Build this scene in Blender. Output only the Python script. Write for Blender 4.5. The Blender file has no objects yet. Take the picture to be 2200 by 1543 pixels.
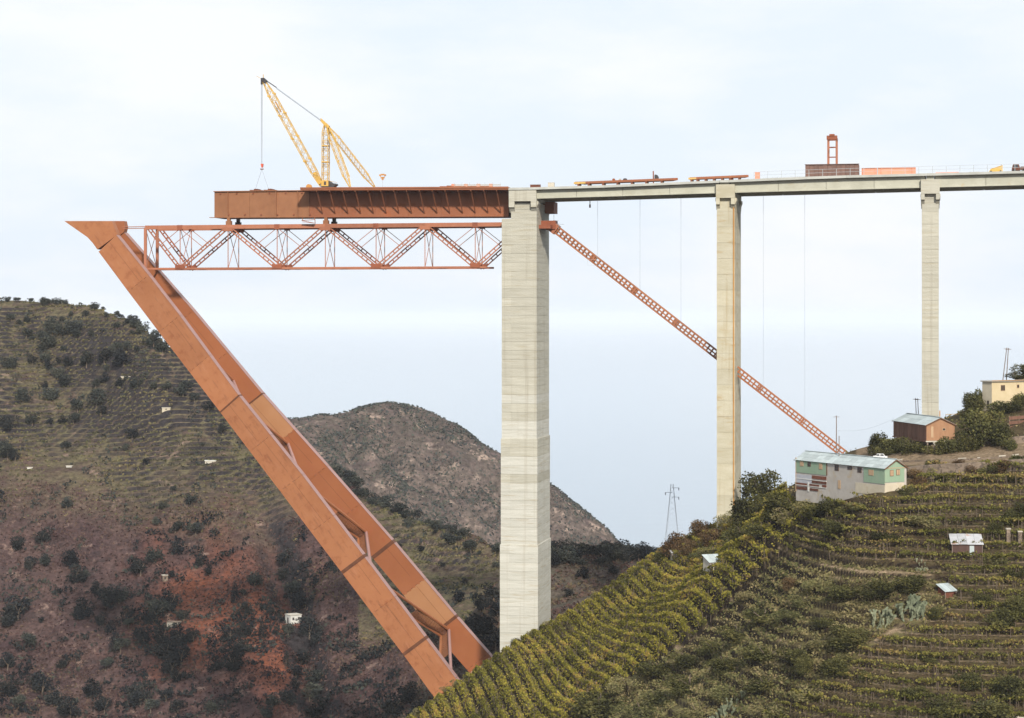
import bpy, math, random
import numpy as np
from mathutils import Vector
random.seed(7); RNG = np.random.default_rng(7)
R = math.radians
sc = bpy.context.scene
col = sc.collection

# ------------------------------------------------------------------ camera
F = 4450.0; CXP = 1100.0; HY = 680.0            # focal length / centre / eye level, in photo pixels (2200 wide)
cam_d = bpy.data.cameras.new('camera'); cam = bpy.data.objects.new('camera', cam_d); col.objects.link(cam)
cam_d.sensor_width = 36.0; cam_d.lens = F / 2200.0 * 36.0
cam_d.shift_y = -(771.5 - HY) / 2200.0
cam_d.clip_start = 1.0; cam_d.clip_end = 90000.0
cam.location = (0, 0, 0); cam.rotation_euler = (R(90), 0, 0)
sc.camera = cam

# ------------------------------------------------------------------ light
SUN_EL = 33.0; SUN_AZ = 13.0          # azimuth: degrees to the right of straight behind the camera
sun_d = bpy.data.lights.new('sun', 'SUN'); sun = bpy.data.objects.new('sun', sun_d); col.objects.link(sun)
sun_d.energy = 5.0; sun_d.angle = R(4.0); sun_d.color = (1.0, 0.93, 0.83)
az = R(SUN_AZ); el = R(SUN_EL)
to_sun = Vector((math.sin(az) * math.cos(el), -math.cos(az) * math.cos(el), math.sin(el)))
sun.rotation_euler = to_sun.to_track_quat('Z', 'Y').to_euler(); sun.location = (60, -80, 120)

world = bpy.data.worlds.new('World'); sc.world = world; world.use_nodes = True
wn = world.node_tree.nodes; wl = world.node_tree.links; wn.clear()
wo = wn.new('ShaderNodeOutputWorld'); bg = wn.new('ShaderNodeBackground'); bg.inputs[1].default_value = 0.1
sky = wn.new('ShaderNodeTexSky'); sky.sky_type = 'NISHITA'; sky.sun_disc = False
sky.sun_elevation = el; sky.sun_rotation = math.pi - az; sky.altitude = 250; sky.dust_density = 3.0
tc = wn.new('ShaderNodeTexCoord'); mp = wn.new('ShaderNodeMapping'); mp.inputs['Scale'].default_value = (1.0, 1.0, 3.2)
nz = wn.new('ShaderNodeTexNoise'); nz.inputs['Scale'].default_value = 5.5; nz.inputs['Detail'].default_value = 7; nz.inputs['Roughness'].default_value = 0.55
rp = wn.new('ShaderNodeMapRange'); rp.inputs[1].default_value = 0.40; rp.inputs[2].default_value = 0.62
veil = wn.new('ShaderNodeMixRGB'); veil.inputs[1].default_value = (9.0, 9.85, 10.85, 1); veil.inputs[2].default_value = (10.5, 10.7, 11.0, 1)   # thin blue veil / white cloud
mx = wn.new('ShaderNodeMixRGB'); mx.inputs[0].default_value = 0.9
wl.new(tc.outputs['Generated'], mp.inputs[0]); wl.new(mp.outputs[0], nz.inputs['Vector']); wl.new(nz.outputs[0], rp.inputs[0]); wl.new(rp.outputs[0], veil.inputs[0])
wl.new(sky.outputs[0], mx.inputs[1]); wl.new(veil.outputs[0], mx.inputs[2]); wl.new(mx.outputs[0], bg.inputs[0]); wl.new(bg.outputs[0], wo.inputs[0])

sc.view_settings.view_transform = 'Standard'; sc.view_settings.look = 'None'
sc.view_settings.exposure = 0.0; sc.view_settings.gamma = 1.0; sc.view_settings.use_curve_mapping = False
sc.render.engine = 'CYCLES'
cy = sc.cycles
cy.use_denoising = True; cy.max_bounces = 6; cy.diffuse_bounces = 3; cy.glossy_bounces = 2; cy.transmission_bounces = 2
cy.volume_bounces = 1; cy.transparent_max_bounces = 4; cy.caustics_reflective = False; cy.caustics_refractive = False
sc.render.film_transparent = False

# ------------------------------------------------------------------ materials
def lin(h):
    h = h.lstrip('#'); c = [int(h[i:i+2], 16) / 255 for i in (0, 2, 4)]
    return tuple(x / 12.92 if x <= 0.04045 else ((x + 0.055) / 1.055) ** 2.4 for x in c)
MATS = {}
def mat(name, c1, c2=None, scale=1.0, stretch=(1, 1, 1), rough=0.8, obj_var=0.0, bump=0.0, bump_scale=8.0, metal=0.0,
        spots=None, spot_scale=0.5, spot_lo=0.58, spot_hi=0.68, detail=5, spec=0.3, streak=None, space='pos', rot=0.0):
    """two-tone noise surface with optional spots (a third colour), object-to-object variation and fine relief"""
    m = bpy.data.materials.new(name); m.use_nodes = True; nt = m.node_tree; n = nt.nodes; l = nt.links
    p = n['Principled BSDF']; p.inputs['Roughness'].default_value = rough; p.inputs['Metallic'].default_value = metal
    p.inputs['Specular IOR Level'].default_value = spec
    c2 = c2 or c1
    if space == 'pos':
        g = n.new('ShaderNodeNewGeometry'); vec = g.outputs['Position']
    else:
        g = n.new('ShaderNodeTexCoord'); vec = g.outputs['Object']
    mpn = n.new('ShaderNodeMapping'); mpn.inputs['Scale'].default_value = stretch; l.new(vec, mpn.inputs[0])
    t = n.new('ShaderNodeTexNoise'); t.inputs['Scale'].default_value = scale; t.inputs['Detail'].default_value = detail
    t.inputs['Roughness'].default_value = 0.6; l.new(mpn.outputs[0], t.inputs['Vector'])
    mr = n.new('ShaderNodeMapRange'); mr.inputs[1].default_value = 0.32; mr.inputs[2].default_value = 0.68; l.new(t.outputs[0], mr.inputs[0])
    mix = n.new('ShaderNodeMixRGB'); mix.inputs[1].default_value = (*c1, 1); mix.inputs[2].default_value = (*c2, 1)
    l.new(mr.outputs[0], mix.inputs[0]); out = mix.outputs[0]
    def addspots(out, c, ssc, lo, hi, st):
        rt_ = n.new('ShaderNodeMapping'); rt_.inputs['Rotation'].default_value = (0, rot, 0); l.new(vec, rt_.inputs[0])
        mp2 = n.new('ShaderNodeMapping'); mp2.inputs['Scale'].default_value = st; mp2.inputs['Location'].default_value = (13.1, 7.7, 3.3); l.new(rt_.outputs[0], mp2.inputs[0])
        s = n.new('ShaderNodeTexNoise'); s.inputs['Scale'].default_value = ssc; s.inputs['Detail'].default_value = 6; s.inputs['Roughness'].default_value = 0.65
        l.new(mp2.outputs[0], s.inputs['Vector'])
        r = n.new('ShaderNodeMapRange'); r.inputs[1].default_value = lo; r.inputs[2].default_value = hi; l.new(s.outputs[0], r.inputs[0])
        mm = n.new('ShaderNodeMixRGB'); mm.inputs[2].default_value = (*c, 1); l.new(r.outputs[0], mm.inputs[0]); l.new(out, mm.inputs[1])
        return mm.outputs[0]
    if spots: out = addspots(out, spots, spot_scale, spot_lo, spot_hi, stretch)
    for sk in ([] if not streak else streak if isinstance(streak, list) else [streak]): out = addspots(out, *sk)
    if obj_var:
        oi = n.new('ShaderNodeObjectInfo'); r = n.new('ShaderNodeMapRange'); r.inputs[3].default_value = 1 - obj_var; r.inputs[4].default_value = 1 + obj_var
        l.new(oi.outputs['Random'], r.inputs[0]); mu = n.new('ShaderNodeMixRGB'); mu.blend_type = 'MULTIPLY'; mu.inputs[0].default_value = 1
        l.new(out, mu.inputs[1]); l.new(r.outputs[0], mu.inputs[2]); out = mu.outputs[0]
    l.new(out, p.inputs['Base Color'])
    if bump:
        b = n.new('ShaderNodeTexNoise'); b.inputs['Scale'].default_value = bump_scale; b.inputs['Detail'].default_value = 4; l.new(vec, b.inputs['Vector'])
        bn = n.new('ShaderNodeBump'); bn.inputs['Strength'].default_value = bump; bn.inputs['Distance'].default_value = 0.3
        l.new(b.outputs[0], bn.inputs['Height']); l.new(bn.outputs[0], p.inputs['Normal'])
    MATS[name] = m
    return m
def foliage(name, cols, trans=0.25, obj_var=0.25, patch=0.15):
    """leaf material: every leaf takes its own tone, patches drift over the plant"""
    m = bpy.data.materials.new(name); m.use_nodes = True; nt = m.node_tree; n = nt.nodes; l = nt.links; n.clear()
    o = n.new('ShaderNodeOutputMaterial'); g = n.new('ShaderNodeNewGeometry'); oi = n.new('ShaderNodeObjectInfo')
    t = n.new('ShaderNodeTexNoise'); t.inputs['Scale'].default_value = patch; t.inputs['Detail'].default_value = 4; l.new(g.outputs['Position'], t.inputs['Vector'])
    a = n.new('ShaderNodeMath'); a.operation = 'MULTIPLY_ADD'; a.inputs[1].default_value = 0.55
    sub = n.new('ShaderNodeMath'); sub.operation = 'MULTIPLY_ADD'; sub.inputs[1].default_value = 2.0; sub.inputs[2].default_value = -0.75; l.new(t.outputs[0], sub.inputs[0])
    l.new(g.outputs['Random Per Island'], a.inputs[0]); l.new(sub.outputs[0], a.inputs[2])
    cr = n.new('ShaderNodeValToRGB'); e = cr.color_ramp.elements
    while len(e) < len(cols): e.new(0.5)
    for i, c in enumerate(cols): e[i].position = i / (len(cols) - 1); e[i].color = (*c, 1)
    l.new(a.outputs[0], cr.inputs[0]); out = cr.outputs[0]
    if obj_var:
        r = n.new('ShaderNodeMapRange'); r.inputs[3].default_value = 1 - obj_var; r.inputs[4].default_value = 1 + obj_var; l.new(oi.outputs['Random'], r.inputs[0])
        mu = n.new('ShaderNodeMixRGB'); mu.blend_type = 'MULTIPLY'; mu.inputs[0].default_value = 1; l.new(out, mu.inputs[1]); l.new(r.outputs[0], mu.inputs[2]); out = mu.outputs[0]
    d = n.new('ShaderNodeBsdfDiffuse'); tr = n.new('ShaderNodeBsdfTranslucent'); ms = n.new('ShaderNodeMixShader'); ms.inputs[0].default_value = trans
    l.new(out, d.inputs[0]); l.new(out, tr.inputs[0]); l.new(d.outputs[0], ms.inputs[1]); l.new(tr.outputs[0], ms.inputs[2]); l.new(ms.outputs[0], o.inputs[0])
    MATS[name] = m
    return m

ROT = R(38)      # lie of the inclined legs
mat('concrete', (0.37, 0.355, 0.29), (0.46, 0.445, 0.375), scale=0.6, stretch=(0.25, 0.25, 3.4), rough=0.9, obj_var=0.06, bump=0.25, bump_scale=3.0,
    spots=(0.34, 0.30, 0.21), spot_scale=0.45, spot_lo=0.55, spot_hi=0.72, streak=[((0.52, 0.51, 0.455), 0.9, 0.60, 0.70, (0.12, 0.12, 4.5)), ((0.30, 0.275, 0.215), 0.55, 0.56, 0.78, (1.1, 1.1, 0.035))])
mat('concrete_white', (0.42, 0.415, 0.36), (0.52, 0.51, 0.455), scale=0.6, stretch=(0.25, 0.25, 3.4), rough=0.9, obj_var=0.05, bump=0.25, bump_scale=3.0,
    spots=(0.38, 0.335, 0.25), spot_scale=0.5, spot_lo=0.55, spot_hi=0.70, streak=[((0.58, 0.565, 0.51), 0.9, 0.58, 0.68, (0.12, 0.12, 4.5)), ((0.36, 0.33, 0.265), 0.55, 0.56, 0.78, (1.1, 1.1, 0.035))])
mat('concrete_warm', (0.41, 0.375, 0.27), (0.48, 0.45, 0.35), scale=0.45, stretch=(0.4, 0.4, 1.6), rough=0.9, obj_var=0.07, bump=0.25, bump_scale=3.0,
    spots=(0.38, 0.29, 0.16), spot_scale=0.3, spot_lo=0.55, spot_hi=0.72, streak=((0.34, 0.27, 0.16), 0.6, 0.56, 0.76, (1.1, 1.1, 0.035)))
mat('concrete_deck', (0.38, 0.375, 0.30), (0.46, 0.455, 0.375), scale=0.25, rough=0.9, obj_var=0.05, bump=0.2, bump_scale=3.0,
    spots=(0.42, 0.36, 0.24), spot_scale=0.5, spot_lo=0.6, spot_hi=0.75)
mat('slab_edge', (0.37, 0.375, 0.345), (0.45, 0.455, 0.42), scale=0.4, rough=0.9, obj_var=0.05)
mat('primer_orange', (0.285, 0.108, 0.042), (0.33, 0.132, 0.054), scale=0.10, rough=0.6, rot=ROT, obj_var=0.09, bump=0.05, bump_scale=1.0,
    spots=(0.235, 0.078, 0.028), spot_scale=0.5, spot_lo=0.53, spot_hi=0.72, streak=[((0.335, 0.145, 0.07), 0.7, 0.56, 0.74, (1.3, 1.3, 0.07)), ((0.17, 0.060, 0.025), 0.5, 0.57, 0.76, (1.6, 1.6, 0.05))])
mat('primer_rear', (0.255, 0.083, 0.029), (0.295, 0.102, 0.038), scale=0.12, rough=0.6, obj_var=0.07, rot=ROT, spots=(0.28, 0.085, 0.032), spot_scale=0.4, streak=((0.27, 0.085, 0.035), 0.7, 0.56, 0.74, (1.3, 1.3, 0.07)))
mat('primer_tan', (0.323, 0.149, 0.064), (0.357, 0.174, 0.081), scale=0.15, rough=0.6, obj_var=0.05)
mat('primer_rim', (0.306, 0.170, 0.145), (0.348, 0.204, 0.183), scale=0.3, rough=0.5, obj_var=0.05)
mat('joint_band', (0.085, 0.03, 0.013), (0.13, 0.046, 0.019), scale=0.8, rough=0.7)
mat('girder_brown', (0.230, 0.098, 0.044), (0.281, 0.123, 0.056), scale=0.3, rough=0.7, obj_var=0.08, spots=(0.22, 0.09, 0.04), spot_scale=0.35, spot_lo=0.52, spot_hi=0.7,
    streak=((0.26, 0.09, 0.035), 0.5, 0.6, 0.75, (1.2, 1.2, 0.15)))
mat('girder_red', (0.238, 0.082, 0.037), (0.279, 0.102, 0.046), scale=0.3, rough=0.7, obj_var=0.08, spots=(0.30, 0.09, 0.035), spot_scale=0.35)
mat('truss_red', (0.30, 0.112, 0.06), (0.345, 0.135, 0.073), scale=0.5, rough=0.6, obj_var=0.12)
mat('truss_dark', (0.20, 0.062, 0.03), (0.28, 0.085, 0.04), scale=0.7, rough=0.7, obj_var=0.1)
mat('lattice_orange', (0.29, 0.105, 0.042), (0.33, 0.125, 0.052), scale=0.6, rough=0.6, obj_var=0.12)
mat('crane_yellow', (0.513, 0.318, 0.071), (0.570, 0.370, 0.095), scale=0.6, rough=0.5, obj_var=0.05)
mat('dark_steel', (0.035, 0.035, 0.04), (0.06, 0.055, 0.055), scale=1.0, rough=0.6)
mat('rope_grey', (0.36, 0.40, 0.45), rough=0.6)
mat('hook_red', (0.55, 0.10, 0.05), rough=0.5)
mat('rust', (0.42, 0.19, 0.05), (0.55, 0.30, 0.10), scale=0.4, stretch=(1, 1, 0.3), rough=0.9)
mat('rust_dark', (0.10, 0.035, 0.022), (0.17, 0.062, 0.036), scale=1.2, rough=0.9, obj_var=0.25, space='obj')
mat('rail_grey', (0.38, 0.41, 0.42), rough=0.6)
mat('container_brown', (0.13, 0.075, 0.06), (0.17, 0.10, 0.08), scale=0.7, rough=0.8, obj_var=0.12)
mat('crate_pink', (0.58, 0.25, 0.16), (0.64, 0.30, 0.20), scale=0.4, rough=0.7, obj_var=0.04)
mat('wood_yellow', (0.48, 0.30, 0.08), (0.55, 0.37, 0.14), scale=1.0, rough=0.8)
mat('roof_sheet', (0.33, 0.38, 0.38), (0.40, 0.45, 0.45), scale=0.7, rough=0.75, obj_var=0.16, spots=(0.31, 0.34, 0.34), spot_scale=0.6)
mat('roof_white', (0.35, 0.355, 0.365), (0.44, 0.44, 0.45), scale=0.7, rough=0.6, obj_var=0.1, spots=(0.36, 0.22, 0.17), spot_scale=0.55, spot_lo=0.6, spot_hi=0.68)
mat('wall_green', (0.225, 0.315, 0.215), (0.26, 0.35, 0.245), scale=0.6, stretch=(1, 1, 0.4), rough=0.85, spots=(0.28, 0.34, 0.24), spot_scale=0.5, spot_lo=0.55, spot_hi=0.75)
mat('wall_render', (0.37, 0.335, 0.295), (0.45, 0.415, 0.37), scale=0.5, rough=0.95, spots=(0.40, 0.33, 0.24), spot_scale=0.4, streak=((0.38, 0.34, 0.28), 0.6, 0.6, 0.75, (1.5, 1.5, 0.3)))
mat('wall_base', (0.45, 0.395, 0.295), (0.53, 0.47, 0.36), scale=0.5, rough=0.95, spots=(0.46, 0.38, 0.26), spot_scale=0.4)
mat('wall_block', (0.36, 0.37, 0.40), (0.46, 0.46, 0.48), scale=1.5, rough=0.95)
mat('wall_cream', (0.52, 0.425, 0.26), (0.58, 0.48, 0.31), scale=0.5, rough=0.95, spots=(0.44, 0.36, 0.23), spot_scale=0.5)
mat('wall_white', (0.58, 0.57, 0.52), (0.66, 0.65, 0.60), scale=0.5, rough=0.95)
mat('plank_brown', (0.11, 0.056, 0.038), (0.17, 0.088, 0.06), scale=1.2, stretch=(1, 1, 0.15), rough=0.9, obj_var=0.18)
mat('plank_dark', (0.062, 0.036, 0.03), (0.10, 0.058, 0.048), scale=1.2, stretch=(1, 1, 0.15), rough=0.9, obj_var=0.18)
mat('plank_light', (0.27, 0.145, 0.08), (0.34, 0.19, 0.105), scale=1.0, stretch=(1, 1, 0.2), rough=0.9, obj_var=0.08)
mat('window_dark', (0.03, 0.022, 0.02), (0.05, 0.04, 0.035), scale=2, rough=0.4)
mat('shutter_tan', (0.40, 0.27, 0.16), (0.46, 0.32, 0.2), scale=2, rough=0.8)
mat('frame_dark', (0.14, 0.07, 0.04), rough=0.8)
mat('stake_wood', (0.10, 0.075, 0.055), (0.15, 0.115, 0.085), scale=1, rough=0.9)
mat('pole_wood', (0.16, 0.12, 0.10), (0.22, 0.17, 0.14), scale=1, rough=0.9)
mat('stone_wall', (0.15, 0.115, 0.085), (0.24, 0.185, 0.14), scale=0.6, rough=0.95, bump=0.5, bump_scale=1.5, obj_var=0.2, spots=(0.09, 0.07, 0.055), spot_scale=0.9, spot_lo=0.5, spot_hi=0.6)
mat('stone_pale', (0.38, 0.35, 0.29), (0.46, 0.42, 0.35), scale=1.0, rough=0.95, obj_var=0.15)
mat('rock', (0.30, 0.25, 0.20), (0.42, 0.35, 0.27), scale=0.25, rough=0.95, obj_var=0.2, bump=0.5, bump_scale=0.8)
mat('car_white', (0.75, 0.76, 0.76), rough=0.25, spec=0.5)
mat('glass_dark', (0.03, 0.04, 0.05), rough=0.1, spec=0.6)
mat('tyre', (0.02, 0.02, 0.02), rough=0.9)
mat('pylon_grey', (0.30, 0.32, 0.34), rough=0.6)
mat('bark', (0.11, 0.085, 0.065), (0.16, 0.12, 0.09), scale=2, rough=0.95, space='obj')
mat('net_brown', (0.15, 0.055, 0.022), (0.22, 0.085, 0.035), scale=2.0, rough=0.95)
mat('earth', (0.30, 0.20, 0.13), (0.40, 0.28, 0.18), scale=0.3, rough=1.0, bump=0.5, bump_scale=1.0)

foliage('leaf_tree', [(0.028, 0.030, 0.014), (0.058, 0.058, 0.024), (0.10, 0.098, 0.036), (0.16, 0.14, 0.05)], trans=0.15, obj_var=0.25)
foliage('leaf_brown', [(0.06, 0.035, 0.02), (0.10, 0.06, 0.032), (0.14, 0.09, 0.045), (0.17, 0.12, 0.06)], trans=0.15, obj_var=0.2)
foliage('leaf_far', [(0.022, 0.026, 0.030), (0.036, 0.042, 0.040), (0.052, 0.058, 0.048), (0.075, 0.075, 0.056)], trans=0.1, obj_var=0.3)
foliage('leaf_far_dark', [(0.009, 0.011, 0.016), (0.017, 0.020, 0.024), (0.028, 0.031, 0.030), (0.045, 0.042, 0.036)], trans=0.1, obj_var=0.3)
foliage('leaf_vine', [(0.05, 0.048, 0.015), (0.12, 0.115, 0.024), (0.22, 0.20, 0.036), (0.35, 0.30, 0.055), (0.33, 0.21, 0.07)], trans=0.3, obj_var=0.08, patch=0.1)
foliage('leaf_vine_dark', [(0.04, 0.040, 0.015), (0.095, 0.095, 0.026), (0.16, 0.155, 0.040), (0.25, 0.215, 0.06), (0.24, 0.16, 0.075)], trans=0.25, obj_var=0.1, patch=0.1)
foliage('leaf_scrub', [(0.065, 0.07, 0.03), (0.125, 0.125, 0.05), (0.20, 0.18, 0.08), (0.29, 0.235, 0.12)], trans=0.2, obj_var=0.15, patch=0.08)
foliage('leaf_hill', [(0.034, 0.020, 0.022), (0.068, 0.040, 0.038), (0.11, 0.070, 0.056), (0.115, 0.095, 0.055)], trans=0.1, obj_var=0.1, patch=0.02)
foliage('leaf_hill_vine', [(0.045, 0.045, 0.028), (0.085, 0.082, 0.042), (0.135, 0.122, 0.058), (0.20, 0.16, 0.08)], trans=0.15, obj_var=0.1, patch=0.03)
foliage('leaf_cactus', [(0.10, 0.12, 0.08), (0.17, 0.19, 0.125), (0.25, 0.26, 0.17)], trans=0.0, obj_var=0.1)
foliage('grass_dry', [(0.13, 0.115, 0.05), (0.22, 0.18, 0.085), (0.32, 0.25, 0.13)], trans=0.25, obj_var=0.1, patch=0.12)

# ------------------------------------------------------------------ mesh helpers
V3 = np.array
class MB:
    """collects faces; build() links them as one mesh object"""
    def __init__(s): s.v = []; s.f = []
    def poly_prism(s, pts, off):
        """closed prism: polygon pts (list of xyz) swept by vector off"""
        n = len(pts); b = len(s.v); off = np.asarray(off, float)
        s.v += [tuple(p) for p in pts] + [tuple(np.asarray(p) + off) for p in pts]
        s.f.append(tuple(b + i for i in range(n))); s.f.append(tuple(b + n + i for i in reversed(range(n))))
        for i in range(n):
            j = (i + 1) % n; s.f.append((b + i, b + n + i, b + n + j, b + j))
        return s
    def hexa(s, c):
        """8 corners: four of one end, four of the other, same order"""
        b = len(s.v); s.v += [tuple(p) for p in c]
        s.f += [(b, b+1, b+2, b+3), (b+7, b+6, b+5, b+4)]
        for i in range(4):
            j = (i + 1) % 4; s.f.append((b+i, b+4+i, b+4+j, b+j))
        return s
    def box(s, c, h, ax=None):
        c = np.asarray(c, float); ax = np.eye(3) if ax is None else np.asarray(ax, float)
        x, y, z = ax[0]*h[0], ax[1]*h[1], ax[2]*h[2]
        return s.hexa([c-x-y-z, c+x-y-z, c+x+y-z, c-x+y-z, c-x-y+z, c+x-y+z, c+x+y+z, c-x+y+z])
    def beam(s, p, q, w, h=None, up=(0, 0, 1), w2=None, h2=None):
        p = np.asarray(p, float); q = np.asarray(q, float); h = h or w; w2 = w2 or w; h2 = h2 or h
        d = q - p; L = np.linalg.norm(d)
        if L < 1e-6: return s
        d /= L; up = np.asarray(up, float); a = np.cross(d, up)
        if np.linalg.norm(a) < 1e-3: a = np.cross(d, (1, 0, 0))
        a /= np.linalg.norm(a); b = np.cross(a, d)
        return s.hexa([p-a*w/2-b*h/2, p+a*w/2-b*h/2, p+a*w/2+b*h/2, p-a*w/2+b*h/2, q-a*w2/2-b*h2/2, q+a*w2/2-b*h2/2, q+a*w2/2+b*h2/2, q-a*w2/2+b*h2/2])
    def tube(s, p, q, r, r2=None, n=6):
        p = np.asarray(p, float); q = np.asarray(q, float); r2 = r if r2 is None else r2
        d = q - p; d = d / (np.linalg.norm(d) + 1e-9); a = np.cross(d, (0, 0, 1))
        if np.linalg.norm(a) < 1e-3: a = np.array((1.0, 0, 0))
        a /= np.linalg.norm(a); b = np.cross(d, a); k = len(s.v)
        for c, rr in ((p, r), (q, r2)):
            for i in range(n):
                t = 2*math.pi*i/n; s.v.append(tuple(c + (a*math.cos(t) + b*math.sin(t))*rr))
        for i in range(n):
            j = (i+1) % n; s.f.append((k+i, k+j, k+n+j, k+n+i))
        s.f.append(tuple(k+i for i in reversed(range(n)))); s.f.append(tuple(k+n+i for i in range(n)))
        return s
    def quad(s, a, b, c, d):
        k = len(s.v); s.v += [tuple(a), tuple(b), tuple(c), tuple(d)]; s.f.append((k, k+1, k+2, k+3)); return s
    def mesh(s, name, m, org=(0, 0, 0)):
        me = bpy.data.meshes.new(name); o = np.asarray(org, float)
        me.from_pydata([tuple(np.asarray(p) - o) for p in s.v], [], s.f)
        me.materials.append(MATS[m] if isinstance(m, str) else m); me.update()
        return me
def tag(o, label=None, cat=None, group=None, kind=None):
    if label: o['label'] = label
    if cat: o['category'] = cat
    if group: o['group'] = group
    if kind: o['kind'] = kind
    return o
def fix_normals(me):
    import bmesh
    bm = bmesh.new(); bm.from_mesh(me); bmesh.ops.recalc_face_normals(bm, faces=bm.faces); bm.to_mesh(me); bm.free()
def part(name, mb, m, parent, kind=None, label=None, fix=True):
    """one mesh under its thing (parent moved, never rotated: mesh given in world coordinates)"""
    org = np.zeros(3); q = parent
    while q is not None: org += np.array(q.location); q = q.parent
    me = mb.mesh(name, m, org)
    if fix: fix_normals(me)
    o = bpy.data.objects.new(name, me); col.objects.link(o); o.parent = parent
    return tag(o, label=label, kind=kind)
def thing(name, loc, label, cat, group=None):
    o = bpy.data.objects.new(name, None); o.empty_display_size = 0.5; col.objects.link(o); o.location = [float(x) for x in loc]
    return tag(o, label, cat, group)
def single(name, mb, m, loc, label=None, cat=None, group=None, kind=None):
    me = mb.mesh(name, m, loc); fix_normals(me)
    o = bpy.data.objects.new(name, me); col.objects.link(o); o.location = [float(x) for x in loc]
    return tag(o, label, cat, group, kind)
def npmesh(name, verts, quads, m, smooth=False):
    """mesh straight from numpy arrays (n,3) and (k,4)"""
    me = bpy.data.meshes.new(name); nv = len(verts); nq = len(quads)
    me.vertices.add(nv); me.vertices.foreach_set('co', np.ascontiguousarray(verts, np.float32).ravel())
    me.loops.add(nq*4); me.loops.foreach_set('vertex_index', np.ascontiguousarray(quads, np.int32).ravel())
    me.polygons.add(nq); me.polygons.foreach_set('loop_start', np.arange(0, nq*4, 4, dtype=np.int32))
    try: me.polygons.foreach_set('loop_total', np.full(nq, 4, np.int32))
    except Exception: pass
    me.update(calc_edges=True)
    me.polygons.foreach_set('use_smooth', np.full(nq, smooth))
    me.materials.append(MATS[m] if isinstance(m, str) else m)
    return me
def W(px, py, Y):
    """photo direction at depth Y -> world point"""
    return np.array(((px - CXP) / F * Y, Y, (HY - py) / F * Y))
def pix(p):
    p = np.asarray(p); return CXP + p[..., 0] / p[..., 1] * F, HY - p[..., 2] / p[..., 1] * F

# bridge axes: u along the deck (to the right), v across it (away from the camera)
AL = math.atan(4450.0 / 22060.0)
UX = np.array((math.cos(AL), -math.sin(AL), 0.0)); VX = np.array((math.sin(AL), math.cos(AL), 0.0)); ZX = np.array((0, 0, 1.0))
O3 = np.array(((1153 - CXP) / F * 574.0, 574.0, 0.0)) - VX * 1.5
BAX = [UX, VX, ZX]
def B(u, v, z): return O3 + UX * u + VX * v + ZX * z
def P(px, py, v):
    """photo direction meets the vertical plane at across-distance v -> (u, z)"""
    d = np.array(((px - CXP) / F, 1.0, 0.0)); t = (v + O3.dot(VX)) / d.dot(VX)
    q = d * t - O3
    return q.dot(UX), t * (HY - py) / F
def PB(px, py, v):
    u, z = P(px, py, v); return B(u, v, z)

# ------------------------------------------------------------------ terrain
def _hash(ix, iy, s):
    h = (ix.astype(np.int64) * 374761393 + iy.astype(np.int64) * 668265263 + s * 1442695041) & 0x7fffffff
    h = ((h ^ (h >> 13)) * 1274126177) & 0x7fffffff
    return ((h ^ (h >> 16)) & 0xffff) / 65535.0
def vnoise(x, y, s=0):
    ix = np.floor(x); iy = np.floor(y); fx = x - ix; fy = y - iy
    fx = fx*fx*(3-2*fx); fy = fy*fy*(3-2*fy)
    a = _hash(ix, iy, s); b = _hash(ix+1, iy, s); c = _hash(ix, iy+1, s); d = _hash(ix+1, iy+1, s)
    return (a*(1-fx)+b*fx)*(1-fy) + (c*(1-fx)+d*fx)*fy
def fbm(x, y, s=0, o=4):
    r = 0; a = 1.0; t = 0
    for i in range(o):
        r = r + a*vnoise(x, y, s+i*17); t += a; a *= 0.5; x = x*2.03; y = y*2.03
    return r/t - 0.5
def inpoly(px, py, poly):
    ins = np.zeros(np.shape(px), bool); n = len(poly)
    for i in range(n):
        x1, y1 = poly[i]; x2, y2 = poly[(i+1) % n]
        c = ((y1 > py) != (y2 > py)) & (px < (x2-x1)*(py-y1)/((y2-y1) + 1e-9) + x1)
        ins ^= c
    return ins
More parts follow.
